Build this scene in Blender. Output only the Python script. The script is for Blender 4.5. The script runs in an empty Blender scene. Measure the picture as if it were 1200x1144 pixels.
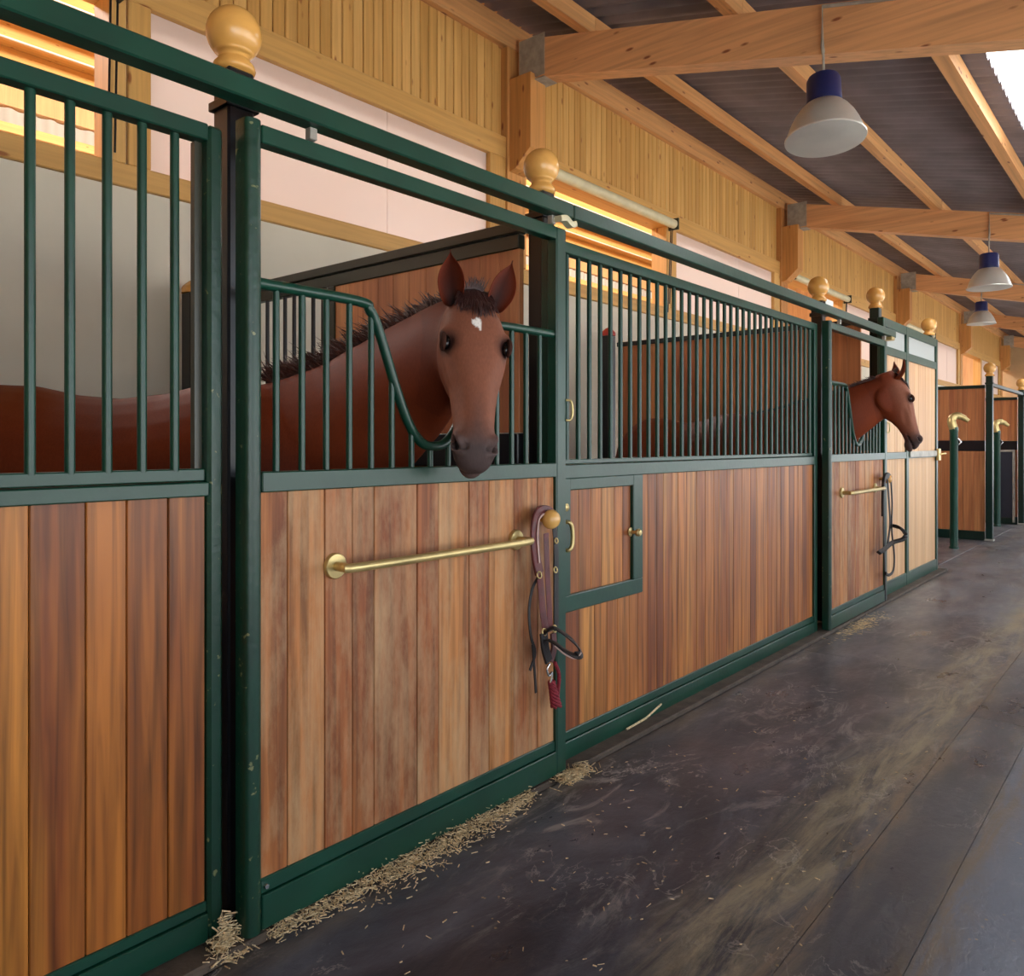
import bpy, bmesh, math, random
from mathutils import Vector, Matrix, noise
random.seed(7)
scene = bpy.context.scene
C = scene.collection
# ------------------------------------------------------------------ camera
FPX, HZ, VPX = 929.0, 520.0, 1385.0
EYE = 1.30
YAW = math.atan((VPX - 600) / FPX)
FW = Vector((math.cos(YAW), math.sin(YAW)))
RT = Vector((math.sin(YAW), -math.cos(YAW)))
cam_d = bpy.data.cameras.new('camera')
cam = bpy.data.objects.new('camera', cam_d)
C.objects.link(cam)
cam.location = (0, 0, EYE)
cam.rotation_euler = (math.pi / 2, 0, YAW - math.pi / 2)
cam_d.sensor_width = 36
cam_d.lens = 36 * FPX / 1200
cam_d.shift_y = -(572 - HZ) / 1200
cam_d.clip_end = 300
scene.camera = cam
# ------------------------------------------------------------------ light
vs = scene.view_settings
vs.view_transform = 'Standard'
vs.look = 'None'
vs.gamma = 1
vs.exposure = 0.88
vs.use_curve_mapping = False
world = bpy.data.worlds.new('overcast_sky')
scene.world = world
world.use_nodes = True
bg = world.node_tree.nodes['Background']
bg.inputs[0].default_value = (0.80, 0.90, 1.0, 1)
bg.inputs[1].default_value = 2.0


def area(name, loc, rot, sx, sy, energy, col, portal=False):
    d = bpy.data.lights.new(name, 'AREA')
    d.shape = 'RECTANGLE'
    d.size = sx
    d.size_y = sy
    d.energy = energy
    d.color = col
    if portal:
        d.cycles.is_portal = True
    o = bpy.data.objects.new(name, d)
    C.objects.link(o)
    o.location = loc
    o.rotation_euler = rot
    return o


sun_d = bpy.data.lights.new('sun', 'SUN')
sun_d.energy = 12
sun_d.angle = math.radians(1.5)
sun_d.color = (1.0, 0.975, 0.93)
sun = bpy.data.objects.new('sun', sun_d)
C.objects.link(sun)
sun.rotation_euler = Vector((0.25, -0.5, 0.95)).to_track_quat('Z', 'Y').to_euler()
YW, YR = 4.845, -2.7           # inner faces of hall-side wall and outer wall
X0, X1 = -4.0, 34.0            # building ends
BAY, COL0 = 6.6, 5.75          # column spacing, first column in view
SL = 0.238                     # roof slope, falling from hall wall to outer wall


def zbeam(y): return EYE + 3.45 - SL * (YW - y)      # underside of the beams
def zroof(y): return zbeam(y) + 0.52                 # underside of the sheets


WINS = [(x, x + 4.5) for x in (-3.4, 1.6, 6.6, 11.6, 16.6, 21.6, 26.6)]
WB, WT = 0.45, 2.85
for x0, x1 in WINS:      # daylight openings of the outer wall
    area('window_portal', ((x0 + x1) / 2, YR - 0.1, (WB + WT) / 2), (math.pi / 2, 0, 0), x1 - x0, WT - WB, 1, (1, 1, 1), True)
SKYL = [(7.3, 9.3), (13.9, 15.9), (20.5, 22.5), (27.1, 29.1)]
SKYY = (-1.18, 1.20)
for x0, x1 in SKYL:
    area('skylight_portal', ((x0 + x1) / 2, 0.09, zroof(0.09) + 0.2), (SL, 0, 0), x1 - x0, 2.5, 1, (1, 1, 1), True)
area('gate_portal', (X1 + 0.1, 0.2, 1.7), (math.pi / 2, 0, math.pi / 2), 3.6, 3.0, 1, (1, 1, 1), True)
# added area lights, out of view, brightening the riding hall and the white sheets
area('hall_fill_row', (13, 7.0, 7.9), (math.radians(66), 0, 0), 34, 1.2, 2300, (1.0, 0.91, 0.76))
area('hall_fill_row_low', (13, 10.5, 7.7), (math.radians(-32), 0, 0), 34, 1.2, 1700, (1.0, 0.94, 0.90))


# ------------------------------------------------------------------ pixel helpers (a pixel gives a direction, the plane gives the distance)
def ray(px):
    u = (px - 600) / FPX
    return FW.x + RT.x * u, FW.y + RT.y * u


def FX(px, Y):
    a, b = ray(px)
    return Y * a / b


def FZ(px, py, Y):
    a, b = ray(px)
    return EYE + (HZ - py) / FPX * (Y / b)


def P3(px, py, Y): return Vector((FX(px, Y), Y, FZ(px, py, Y)))


# ------------------------------------------------------------------ materials
def lin(c):
    return tuple(((v / 255) / 12.92 if v / 255 < 0.04045 else ((v / 255 + 0.055) / 1.055) ** 2.4) for v in c) + (1,)


def newmat(name):
    m = bpy.data.materials.new(name)
    m.use_nodes = True
    nt = m.node_tree
    return m, nt, nt.nodes['Principled BSDF'], nt.nodes.new, nt.links.new


def ramp(new, cols):
    r = new('ShaderNodeValToRGB')
    e = r.color_ramp.elements
    while len(e) < len(cols):
        e.new(0.5)
    for i, c in enumerate(cols):
        p, col = c if len(c) == 2 else (i / max(1, len(cols) - 1), c)
        e[i].position = p
        e[i].color = col if len(col) == 4 else lin(col)
    return r


def paint(name, col, rough=0.4, metal=0.0, var=0.12, scale=6, bump=0.0, spec=0.5, chip=None):
    m, nt, b, new, lk = newmat(name)
    g = new('ShaderNodeNewGeometry')
    n = new('ShaderNodeTexNoise')
    n.inputs['Scale'].default_value = scale
    n.inputs['Detail'].default_value = 6
    lk(g.outputs['Position'], n.inputs['Vector'])
    c = lin(col)
    lo = tuple(v * (1 - var) for v in c[:3]) + (1,)
    hi = tuple(min(1, v * (1 + var)) for v in c[:3]) + (1,)
    r = ramp(new, [(0.3, lo), (0.7, hi)])
    lk(n.outputs['Fac'], r.inputs[0])
    out = r.outputs[0]
    if chip:
        n2 = new('ShaderNodeTexNoise')
        n2.inputs['Scale'].default_value = 38
        n2.inputs['Detail'].default_value = 8
        lk(g.outputs['Position'], n2.inputs['Vector'])
        r2 = ramp(new, [(0.66, (0, 0, 0, 1)), (0.70, (1, 1, 1, 1))])
        lk(n2.outputs['Fac'], r2.inputs[0])
        mx = new('ShaderNodeMixRGB')
        lk(r2.outputs[0], mx.inputs[0])
        lk(out, mx.inputs[1])
        mx.inputs[2].default_value = lin(chip)
        out = mx.outputs[0]
    lk(out, b.inputs['Base Color'])
    b.inputs['Roughness'].default_value = rough
    b.inputs['Metallic'].default_value = metal
    b.inputs['Specular IOR Level'].default_value = spec
    if bump:
        bp = new('ShaderNodeBump')
        bp.inputs['Strength'].default_value = bump
        bp.inputs['Distance'].default_value = 0.01
        n3 = new('ShaderNodeTexNoise')
        n3.inputs['Scale'].default_value = scale * 8
        lk(g.outputs['Position'], n3.inputs['Vector'])
        lk(n3.outputs['Fac'], bp.inputs['Height'])
        lk(bp.outputs[0], b.inputs['Normal'])
    return m


def wood(name, cols, axis=2, rough=0.5, grain=0.35, fine=40, worn=None, knots=None, spec=0.4, contrast=1.0):
    """boards and timbers: tone per object, grain along one axis, optional wear and knots"""
    m, nt, b, new, lk = newmat(name)
    g = new('ShaderNodeNewGeometry')
    oi = new('ShaderNodeObjectInfo')
    mul = new('ShaderNodeMath')
    mul.operation = 'MULTIPLY'
    mul.inputs[1].default_value = 53
    lk(oi.outputs['Random'], mul.inputs[0])
    ad = new('ShaderNodeVectorMath')
    ad.operation = 'ADD'
    lk(g.outputs['Position'], ad.inputs[0])
    lk(mul.outputs[0], ad.inputs[1])
    mp = new('ShaderNodeMapping')
    s = [fine, fine, fine]
    s[axis] = fine * 0.035
    mp.inputs['Scale'].default_value = s
    lk(ad.outputs[0], mp.inputs['Vector'])
    n = new('ShaderNodeTexNoise')
    n.inputs['Scale'].default_value = 1
    n.inputs['Detail'].default_value = 8
    n.inputs['Distortion'].default_value = 0.6
    lk(mp.outputs[0], n.inputs['Vector'])
    mp2 = new('ShaderNodeMapping')
    s2 = [fine * 0.22] * 3
    s2[axis] = fine * 0.02
    mp2.inputs['Scale'].default_value = s2
    lk(ad.outputs[0], mp2.inputs['Vector'])
    n2 = new('ShaderNodeTexNoise')
    n2.inputs['Scale'].default_value = 1
    n2.inputs['Detail'].default_value = 3
    lk(mp2.outputs[0], n2.inputs['Vector'])
    base = ramp(new, [lin(c) for c in cols])
    # tone: object random plus broad variation
    t1 = new('ShaderNodeMath')
    t1.operation = 'MULTIPLY_ADD'
    t1.inputs[1].default_value = 0.9 * contrast
    t1.inputs[2].default_value = -0.45 * contrast
    lk(n2.outputs['Fac'], t1.inputs[0])
    t2 = new('ShaderNodeMath')
    t2.operation = 'ADD'
    t2.use_clamp = True
    lk(t1.outputs[0], t2.inputs[0])
    lk(oi.outputs['Random'], t2.inputs[1])
    lk(t2.outputs[0], base.inputs[0])
    gr = ramp(new, [(0.30, (1 - grain,) * 3 + (1,)), (0.62, (1.0, 1.0, 1.0, 1))])
    lk(n.outputs['Fac'], gr.inputs[0])
    mx = new('ShaderNodeMixRGB')
    mx.blend_type = 'MULTIPLY'
    mx.inputs[0].default_value = 1
    lk(base.outputs[0], mx.inputs[1])
    lk(gr.outputs[0], mx.inputs[2])
    out = mx.outputs[0]
    if worn:
        mp3 = new('ShaderNodeMapping')
        s3 = [5.0, 5.0, 5.0]
        s3[axis] = 1.6
        mp3.inputs['Scale'].default_value = s3
        lk(ad.outputs[0], mp3.inputs['Vector'])
        n3 = new('ShaderNodeTexNoise')
        n3.inputs['Scale'].default_value = 1
        n3.inputs['Detail'].default_value = 10
        n3.inputs['Roughness'].default_value = 0.7
        lk(mp3.outputs[0], n3.inputs['Vector'])
        r3 = ramp(new, [(0.45, (0, 0, 0, 1)), (0.78, (1, 1, 1, 1))])
        lk(n3.outputs['Fac'], r3.inputs[0])
        m3 = new('ShaderNodeMixRGB')
        lk(r3.outputs[0], m3.inputs[0])
        lk(out, m3.inputs[1])
        m3.inputs[2].default_value = lin(worn)
        out = m3.outputs[0]
    if knots:
        v = new('ShaderNodeTexVoronoi')
        mp4 = new('ShaderNodeMapping')
        s4 = [9.0, 9.0, 9.0]
        s4[axis] = 3.0
        mp4.inputs['Scale'].default_value = s4
        lk(ad.outputs[0], mp4.inputs['Vector'])
        lk(mp4.outputs[0], v.inputs['Vector'])
        v.inputs['Scale'].default_value = 1
        r4 = ramp(new, [(0.07, (1, 1, 1, 1)), (0.14, (0, 0, 0, 1))])
        lk(v.outputs['Distance'], r4.inputs[0])
        m4 = new('ShaderNodeMixRGB')
        lk(r4.outputs[0], m4.inputs[0])
        lk(out, m4.inputs[1])
        m4.inputs[2].default_value = lin(knots)
        out = m4.outputs[0]
    lk(out, b.inputs['Base Color'])
    b.inputs['Roughness'].default_value = rough
    b.inputs['Specular IOR Level'].default_value = spec
    bp = new('ShaderNodeBump')
    bp.inputs['Strength'].default_value = 0.25
    bp.inputs['Distance'].default_value = 0.003
    lk(n.outputs['Fac'], bp.inputs['Height'])
    lk(bp.outputs[0], b.inputs['Normal'])
    return m


M = {}
M['green'] = paint('green_enamel', (13, 58, 43), 0.33, 0, 0.2, 5, 0.05)
M['green_chip'] = paint('chipped_green_enamel', (11, 52, 37), 0.35, 0, 0.25, 5, 0.15, chip=(120, 120, 80))
M['dkgreen'] = paint('dark_green_enamel', (10, 38, 31), 0.35, 0, 0.2, 5)
M['black'] = paint('black_lacquered_steel', (20, 20, 25), 0.3, 0, 0.2, 5)
M['olive'] = paint('dark_olive_enamel', (48, 48, 34), 0.35, 0, 0.15, 5)
M['ball'] = wood('varnished_pale_wood', [(226, 168, 88), (212, 152, 76), (232, 178, 100)], 0, 0.22, 0.12, 14, spec=0.6)
M['plank'] = wood('teak_boards', [(132, 70, 36), (172, 102, 50), (194, 122, 60), (152, 84, 42), (202, 136, 70)], 2, 0.42, 0.6, 48)
M['plank_warm'] = wood('honey_teak_boards', [(150, 84, 36), (186, 112, 46), (130, 68, 32), (202, 130, 54), (160, 94, 42)], 2, 0.36, 0.62, 42)
M['plank_worn'] = wood('worn_teak_boards', [(146, 82, 44), (180, 112, 60), (196, 130, 72), (156, 90, 50), (172, 102, 56)], 2, 0.55, 0.58, 48, worn=(196, 160, 118))
M['plank_red'] = wood('reddish_partition_boards', [(184, 114, 70), (204, 132, 82), (168, 98, 62), (212, 146, 92)], 2, 0.45, 0.3, 40)
M['plank_pale'] = wood('pale_front_boards', [(214, 170, 122), (200, 152, 108), (222, 180, 132)], 2, 0.5, 0.15, 40)
M['spruce_v'] = wood('spruce_cladding', [(206, 156, 86), (222, 174, 104), (196, 146, 78), (214, 166, 96)], 2, 0.5, 0.18, 35, knots=(150, 92, 46))
M['spruce_x'] = wood('spruce_rail_along', [(218, 170, 102), (206, 158, 90), (226, 182, 116)], 0, 0.5, 0.18, 30, knots=(150, 92, 46))
M['beam_y'] = wood('glulam_beam', [(224, 164, 112), (230, 172, 120), (216, 154, 102)], 1, 0.5, 0.25, 26, knots=(140, 80, 46))
M['beam_x'] = wood('purlin_timber', [(220, 160, 102), (226, 168, 110), (210, 148, 92)], 0, 0.5, 0.25, 26, knots=(140, 80, 46))
M['beam_v'] = wood('wall_post_timber', [(202, 142, 80), (210, 150, 86), (194, 132, 72)], 2, 0.5, 0.25, 26, knots=(140, 80, 46))
M['roof'] = paint('fibre_cement_sheet', (122, 114, 118), 0.7, 0, 0.2, 2.0, 0.2)
M['wallgrey'] = paint('grey_plaster', (214, 206, 188), 0.85, 0, 0.05, 1.5, 0.1)
M['outer'] = paint('outer_wall_boards', (196, 168, 130), 0.8, 0, 0.1, 2)
M['galv'] = paint('galvanised_steel', (170, 165, 155), 0.55, 0.4, 0.2, 14)
M['chrome'] = paint('bright_steel', (205, 205, 205), 0.22, 1.0, 0.05, 8)
M['brass'] = paint('aged_brass', (200, 178, 122), 0.36, 0.7, 0.2, 10)
M['cream'] = paint('cream_plastic', (206, 196, 160), 0.5, 0, 0.1, 8)
M['white'] = paint('white_enamel', (226, 226, 222), 0.45, 0, 0.05, 6)
M['alu'] = paint('spun_aluminium', (208, 206, 200), 0.34, 0.4, 0.06, 5)
M['alu_in'] = paint('lamp_reflector', (240, 240, 226), 0.3, 0.1, 0.04, 9)
M['navy'] = paint('navy_housing', (30, 38, 88), 0.4, 0, 0.1, 5)
M['navyrubber'] = paint('navy_panel', (34, 36, 50), 0.6, 0, 0.1, 5)
M['leather'] = paint('brown_leather', (92, 36, 36), 0.4, 0, 0.3, 30, 0.2)
M['leather_dk'] = paint('dark_leather', (22, 13, 13), 0.5, 0, 0.3, 30, 0.2)
M['fleece'] = paint('pale_lining', (190, 160, 150), 0.8, 0, 0.2, 30)
M['rope'] = paint('dark_red_rope', (132, 34, 46), 0.85, 0, 0.35, 120, 0.4)
M['straw'] = paint('straw', (214, 190, 150), 0.8, 0, 0.5, 120)
M['kerb'] = paint('dusty_kerb', (76, 64, 54), 0.85, 0, 0.35, 14, 0.3)
M['red'] = paint('red_cap', (190, 60, 48), 0.5, 0, 0.1, 8)
M['sand'] = paint('hall_sand', (150, 120, 84), 0.95, 0, 0.1, 2)
M['gravel'] = paint('yard_gravel', (202, 200, 195), 0.95, 0, 0.1, 2)


def translucent(name, col, mixf):
    m, nt, b, new, lk = newmat(name)
    nt.nodes.remove(b)
    d = new('ShaderNodeBsdfDiffuse')
    d.inputs[0].default_value = lin(col)
    t = new('ShaderNodeBsdfTranslucent')
    t.inputs[0].default_value = lin(col)
    gl = new('ShaderNodeBsdfGlossy')
    gl.inputs['Roughness'].default_value = 0.25
    mx = new('ShaderNodeMixShader')
    mx.inputs[0].default_value = mixf
    lk(d.outputs[0], mx.inputs[1])
    lk(t.outputs[0], mx.inputs[2])
    m2 = new('ShaderNodeMixShader')
    m2.inputs[0].default_value = 0.05
    lk(mx.outputs[0], m2.inputs[1])
    lk(gl.outputs[0], m2.inputs[2])
    lk(m2.outputs[0], nt.nodes['Material Output'].inputs[0])
    return m


M['poly'] = translucent('white_twinwall_sheet', (232, 224, 220), 0.5)
M['skysheet'] = translucent('rooflight_sheet', (240, 244, 248), 0.7)
M['frost'] = translucent('frosted_pane', (206, 210, 208), 0.4)


def floor_material():
    m, nt, b, new, lk = newmat('worn_dark_rubber_paving')
    g = new('ShaderNodeNewGeometry')
    sp = new('ShaderNodeSeparateXYZ')
    lk(g.outputs['Position'], sp.inputs[0])

    def nz(scale, detail=8, stretch=(1, 1, 1), dist=0.0, rough=0.6):
        mp = new('ShaderNodeMapping')
        mp.inputs['Scale'].default_value = stretch
        lk(g.outputs['Position'], mp.inputs['Vector'])
        n = new('ShaderNodeTexNoise')
        n.inputs['Scale'].default_value = scale
        n.inputs['Detail'].default_value = detail
        n.inputs['Distortion'].default_value = dist
        n.inputs['Roughness'].default_value = rough
        lk(mp.outputs[0], n.inputs['Vector'])
        return n.outputs['Fac']

    def rmp(src, stops):
        r = ramp(new, [(p, (v, v, v, 1)) for p, v in stops])
        lk(src, r.inputs[0])
        return r.outputs[0]

    def mix(f, a, bcol):
        mx = new('ShaderNodeMixRGB')
        lk(f, mx.inputs[0])
        lk(a, mx.inputs[1])
        if isinstance(bcol, tuple):
            mx.inputs[2].default_value = lin(bcol)
        else:
            lk(bcol, mx.inputs[2])
        return mx.outputs[0]

    def mth(op, a, bb):
        k = new('ShaderNodeMath')
        k.operation = op
        for i, v in enumerate((a, bb)):
            if isinstance(v, (int, float)):
                k.inputs[i].default_value = v
            else:
                lk(v, k.inputs[i])
        return k.outputs[0]
    base = ramp(new, [(0.28, (22, 25, 36)), (0.5, (48, 52, 64)), (0.72, (88, 92, 104))])
    lk(nz(1.3, 12, (0.7, 1.5, 1), 1.2, 0.68), base.inputs[0])
    col = base.outputs[0]
    # reddish-brown old stains
    col = mix(mth('MULTIPLY', rmp(nz(0.9, 6, (0.7, 1.4, 1), 1.0), [(0.52, 0), (0.68, 1)]), 0.45), col, (74, 50, 50))
    # pale scuffs
    sc = mth('MULTIPLY', rmp(nz(4, 12, (0.5, 1.5, 1), 2.0, 0.72), [(0.52, 0), (0.63, 1)]), rmp(nz(0.9, 3), [(0.40, 0.08), (0.58, 1)]))
    col = mix(mth('MULTIPLY', sc, 0.75), col, (148, 142, 138))
    # thin curling scratches
    vein = mth('ABSOLUTE', mth('SUBTRACT', nz(3.2, 9, (0.7, 1.3, 1), 1.6, 0.62), 0.5), 0)
    sc2 = mth('MULTIPLY', rmp(vein, [(0.004, 1), (0.012, 0)]), rmp(nz(1.7, 3), [(0.50, 0), (0.60, 1)]))
    col = mix(mth('MULTIPLY', sc2, 0.7), col, (176, 170, 164))
    # the walked strips nearer the outer wall are greyer
    yy = sp.outputs['Y']
    near = rmp(yy, [(0.50, 1.0), (0.53, 0.0)])
    col = mix(mth('MULTIPLY', near, 0.8), col, (98, 108, 128))
    mid = mth('MULTIPLY', rmp(yy, [(0.52, 0.0), (0.53, 1.0), (0.755, 1.0), (0.775, 0.0)][0:4]), 0.5)
    col = mix(mid, col, (76, 74, 78))
    # reflection at grazing view painted into the colour, paler further down the aisle
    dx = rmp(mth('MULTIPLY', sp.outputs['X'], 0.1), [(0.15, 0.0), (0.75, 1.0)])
    far_sheen = mth('MULTIPLY', dx, rmp(nz(2.4, 12, (0.5, 1.3, 1), 1.5, 0.7), [(0.32, 0.25), (0.66, 1)]))
    col = mix(mth('MULTIPLY', far_sheen, 0.7), col, (128, 126, 128))
    # trodden pale dirt along the joints

    def band(c, w, colr, k):
        wob = mth('MULTIPLY', mth('SUBTRACT', nz(1.4, 5), 0.5), 0.22)
        d = mth('ABSOLUTE', mth('SUBTRACT', mth('ADD', yy, wob), c), 0)
        mask = rmp(mth('DIVIDE', d, w), [(0.15, 1), (1.0, 0)])
        mk = mth('MULTIPLY', mask, rmp(nz(7, 12, (0.25, 1.6, 1), 0.6, 0.75), [(0.40, 0.05), (0.60, 1)]))
        return mix(mth('MULTIPLY', mk, k), col, colr)
    col = band(0.90, 0.22, (156, 144, 118), 0.9)
    col = band(0.50, 0.09, (112, 94, 68), 0.8)
    col = band(0.775, 0.05, (128, 104, 80), 0.6)
    col = band(1.80, 0.10, (120, 104, 82), 0.5)
    # crumbs of straw
    v = new('ShaderNodeTexVoronoi')
    v.inputs['Scale'].default_value = 26
    lk(g.outputs['Position'], v.inputs['Vector'])
    cr = mth('MULTIPLY', rmp(v.outputs['Distance'], [(0.10, 1), (0.14, 0)]), rmp(nz(2.2, 4), [(0.55, 0), (0.62, 1)]))
    col = mix(mth('MULTIPLY', cr, 0.7), col, (170, 146, 100))
    lk(col, b.inputs['Base Color'])
    lk(rmp(nz(3.5, 8, (0.6, 1.2, 1)), [(0.3, 0.24), (0.7, 0.50)]), b.inputs['Roughness'])
    b.inputs['Specular IOR Level'].default_value = 0.5
    bp = new('ShaderNodeBump')
    bp.inputs['Strength'].default_value = 0.35
    bp.inputs['Distance'].default_value = 0.006
    lk(nz(30, 8, (0.6, 1, 1), 0.5), bp.inputs['Height'])
    lk(bp.outputs[0], b.inputs['Normal'])
    return m


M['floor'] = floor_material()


def coat_material():
    m, nt, b, new, lk = newmat('chestnut_coat')
    a = new('ShaderNodeAttribute')
    a.attribute_name = 'coat'
    g = new('ShaderNodeTexCoord')
    mp = new('ShaderNodeMapping')
    mp.inputs['Scale'].default_value = (60, 60, 18)
    lk(g.outputs['Object'], mp.inputs['Vector'])
    n = new('ShaderNodeTexNoise')
    n.inputs['Scale'].default_value = 3
    n.inputs['Detail'].default_value = 6
    lk(mp.outputs[0], n.inputs['Vector'])
    r = ramp(new, [(0.3, (0.82, 0.82, 0.82, 1)), (0.7, (1, 1, 1, 1))])
    lk(n.outputs['Fac'], r.inputs[0])
    mx = new('ShaderNodeMixRGB')
    mx.blend_type = 'MULTIPLY'
    mx.inputs[0].default_value = 1
    lk(a.outputs['Color'], mx.inputs[1])
    lk(r.outputs[0], mx.inputs[2])
    lk(mx.outputs[0], b.inputs['Base Color'])
    b.inputs['Roughness'].default_value = 0.6
    b.inputs['Specular IOR Level'].default_value = 0.15
    bp = new('ShaderNodeBump')
    bp.inputs['Strength'].default_value = 0.12
    bp.inputs['Distance'].default_value = 0.002
    lk(n.outputs['Fac'], bp.inputs['Height'])
    lk(bp.outputs[0], b.inputs['Normal'])
    return m


M['coat'] = coat_material()
M['hair'] = paint('dark_chestnut_hair', (70, 34, 26), 0.45, 0, 0.35, 60)
M['hair_fl'] = paint('plum_brown_hair', (62, 36, 34), 0.4, 0, 0.35, 90)
M['lid'] = paint('dark_lid', (64, 38, 30), 0.85, 0, 0.2, 40, spec=0.1)
M['eye'] = paint('dark_glossy_eye', (14, 9, 8), 0.2, 0, 0.1, 20, spec=0.35)


# ------------------------------------------------------------------ mesh helpers
class MB:
    def __init__(s):
        s.v, s.f = [], []

    def add(s, vs, fs):
        o = len(s.v)
        s.v += [Vector(v) for v in vs]
        s.f += [tuple(i + o for i in f) for f in fs]
        return s

    def box(s, x0, x1, y0, y1, z0, z1):
        return s.add([(x0, y0, z0), (x1, y0, z0), (x1, y1, z0), (x0, y1, z0), (x0, y0, z1), (x1, y0, z1), (x1, y1, z1), (x0, y1, z1)],
                     [(0, 3, 2, 1), (4, 5, 6, 7), (0, 1, 5, 4), (1, 2, 6, 5), (2, 3, 7, 6), (3, 0, 4, 7)])

    def cbox(s, x0, x1, y0, y1, z0, z1, c=0.003):
        """box with all edges chamfered by c"""
        bm = bmesh.new()
        r = bmesh.ops.create_cube(bm, size=1)
        for v in bm.verts:
            v.co = Vector(((x0 + x1) / 2 + v.co.x * (x1 - x0), (y0 + y1) / 2 + v.co.y * (y1 - y0), (z0 + z1) / 2 + v.co.z * (z1 - z0)))
        bmesh.ops.bevel(bm, geom=bm.edges[:], offset=c, segments=1, affect='EDGES')
        bm.verts.index_update()
        s.add([v.co.copy() for v in bm.verts], [[v.index for v in f.verts] for f in bm.faces])
        bm.free()
        return s

    def rings(s, rr, cap=True, closed=False):
        n = len(rr[0])
        vs = [p for r in rr for p in r]
        fs = []
        m = len(rr)
        for i in range(m if closed else m - 1):
            a, b = i * n, ((i + 1) % m) * n
            for j in range(n):
                k = (j + 1) % n
                fs.append((a + j, a + k, b + k, b + j))
        if cap and not closed:
            fs.append(tuple(range(n))[::-1])
            fs.append(tuple((m - 1) * n + j for j in range(n)))
        return s.add(vs, fs)

    def tube(s, pts, r, n=10, up=None, flat=None, closed=False):
        """sweep: round of radius r (number or list), or flat=(width, thickness) strap whose width lies across 'up'"""
        pts = [Vector(p) for p in pts]
        m = len(pts)
        rr = []
        nrm = None
        for i, p in enumerate(pts):
            if closed:
                t = (pts[(i + 1) % m] - pts[i - 1]).normalized()
            else:
                t = (pts[min(i + 1, m - 1)] - pts[max(i - 1, 0)]).normalized()
            if up is not None:
                b = t.cross(Vector(up))
                if b.length < 1e-4:
                    b = t.cross(Vector((1, 0, 0)))
                b.normalize()
                nn = b.cross(t).normalized()
            else:
                if nrm is None:
                    nrm = t.orthogonal().normalized()
                nn = (nrm - t * nrm.dot(t)).normalized()
                nrm = nn
                b = t.cross(nn)
            if flat:
                w, h = flat[0] / 2, flat[1] / 2
                q = [(-w, -h * .5), (-w * .85, -h), (w * .85, -h), (w, -h * .5), (w, h * .5), (w * .85, h), (-w * .85, h), (-w, h * .5)]
                rr.append([p + b * a + nn * c for a, c in q])
            else:
                ri = r[i] if isinstance(r, (list, tuple)) else r
                rr.append([p + (b * math.cos(2 * math.pi * j / n) + nn * math.sin(2 * math.pi * j / n)) * ri for j in range(n)])
        return s.rings(rr, not closed, closed)

    def lathe(s, prof, org, axis=(0, 0, 1), n=32):
        ax = Vector(axis).normalized()
        u = ax.orthogonal().normalized()
        w = ax.cross(u)
        org = Vector(org)
        rr = []
        for r, h in prof:
            r = max(r, 1e-4)
            rr.append([org + ax * h + (u * math.cos(2 * math.pi * j / n) + w * math.sin(2 * math.pi * j / n)) * r for j in range(n)])
        return s.rings(rr, True)

    def ellipsoid(s, c, r, basis=None, n=20, m=12):
        c = Vector(c)
        B = basis or [Vector((1, 0, 0)), Vector((0, 1, 0)), Vector((0, 0, 1))]
        rr = []
        for i in range(m + 1):
            th = math.pi * i / m
            k = max(math.sin(th), 1e-3)
            rr.append([c + B[0] * (r[0] * k * math.cos(2 * math.pi * j / n)) + B[1] * (r[1] * k * math.sin(2 * math.pi * j / n)) - B[2] * (r[2] * math.cos(th)) for j in range(n)])
        return s.rings(rr, True)

    def build(s, name, mat, parent=None, smooth=False, kind=None, label=None, loc=None):
        me = bpy.data.meshes.new(name)
        L = Vector(parent['_l']) if parent is not None else Vector(loc or (0, 0, 0))
        me.from_pydata([v - L for v in s.v], [], s.f)
        me.update()
        if smooth:
            for p in me.polygons:
                p.use_smooth = True
            if smooth != 'all':
                me.set_sharp_from_angle(angle=math.radians(40))
        me.materials.append(M[mat])
        o = bpy.data.objects.new(name, me)
        C.objects.link(o)
        if parent is not None:
            o.parent = parent
        else:
            o.location = L
        o['_l'] = tuple(L)
        if kind:
            o['kind'] = kind
        if label:
            o['label'] = label
        return o


def thing(name, label, cat, loc=(0, 0, 0), group=None, kind=None):
    o = bpy.data.objects.new(name, None)
    C.objects.link(o)
    o.location = loc
    o.empty_display_size = 0.1
    o['_l'] = tuple(loc)
    tag(o, label, cat, group, kind)
    return o


def tag(o, label, cat, group=None, kind=None):
    o['label'] = label
    o['category'] = cat
    if group:
        o['group'] = group
    if kind:
        o['kind'] = kind
    return o


def copy_tree(o, off, label, parent=None, skip=()):
    c = o.copy()
    C.objects.link(c)
    if parent is None:
        c.location = o.location + Vector(off)
        c['label'] = label
    else:
        c.parent = parent
    for ch in list(o.children):
        if ch.name.split('.')[0] not in skip:
            copy_tree(ch, off, None, c, skip)
    return c


def smoothpath(pts, k=6):
    """Catmull-Rom through points"""
    pts = [Vector(p) for p in pts]
    q = [pts[0] * 2 - pts[1]] + pts + [pts[-1] * 2 - pts[-2]]
    out = []
    for i in range(1, len(q) - 2):
        a, b, c, d = q[i - 1:i + 3]
        for j in range(k):
            t = j / k
            out.append(0.5 * ((2 * b) + (c - a) * t + (2 * a - 5 * b + 4 * c - d) * t * t + (3 * b - a - 3 * c + d) * t ** 3))
    out.append(pts[-1])
    return out


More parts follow.
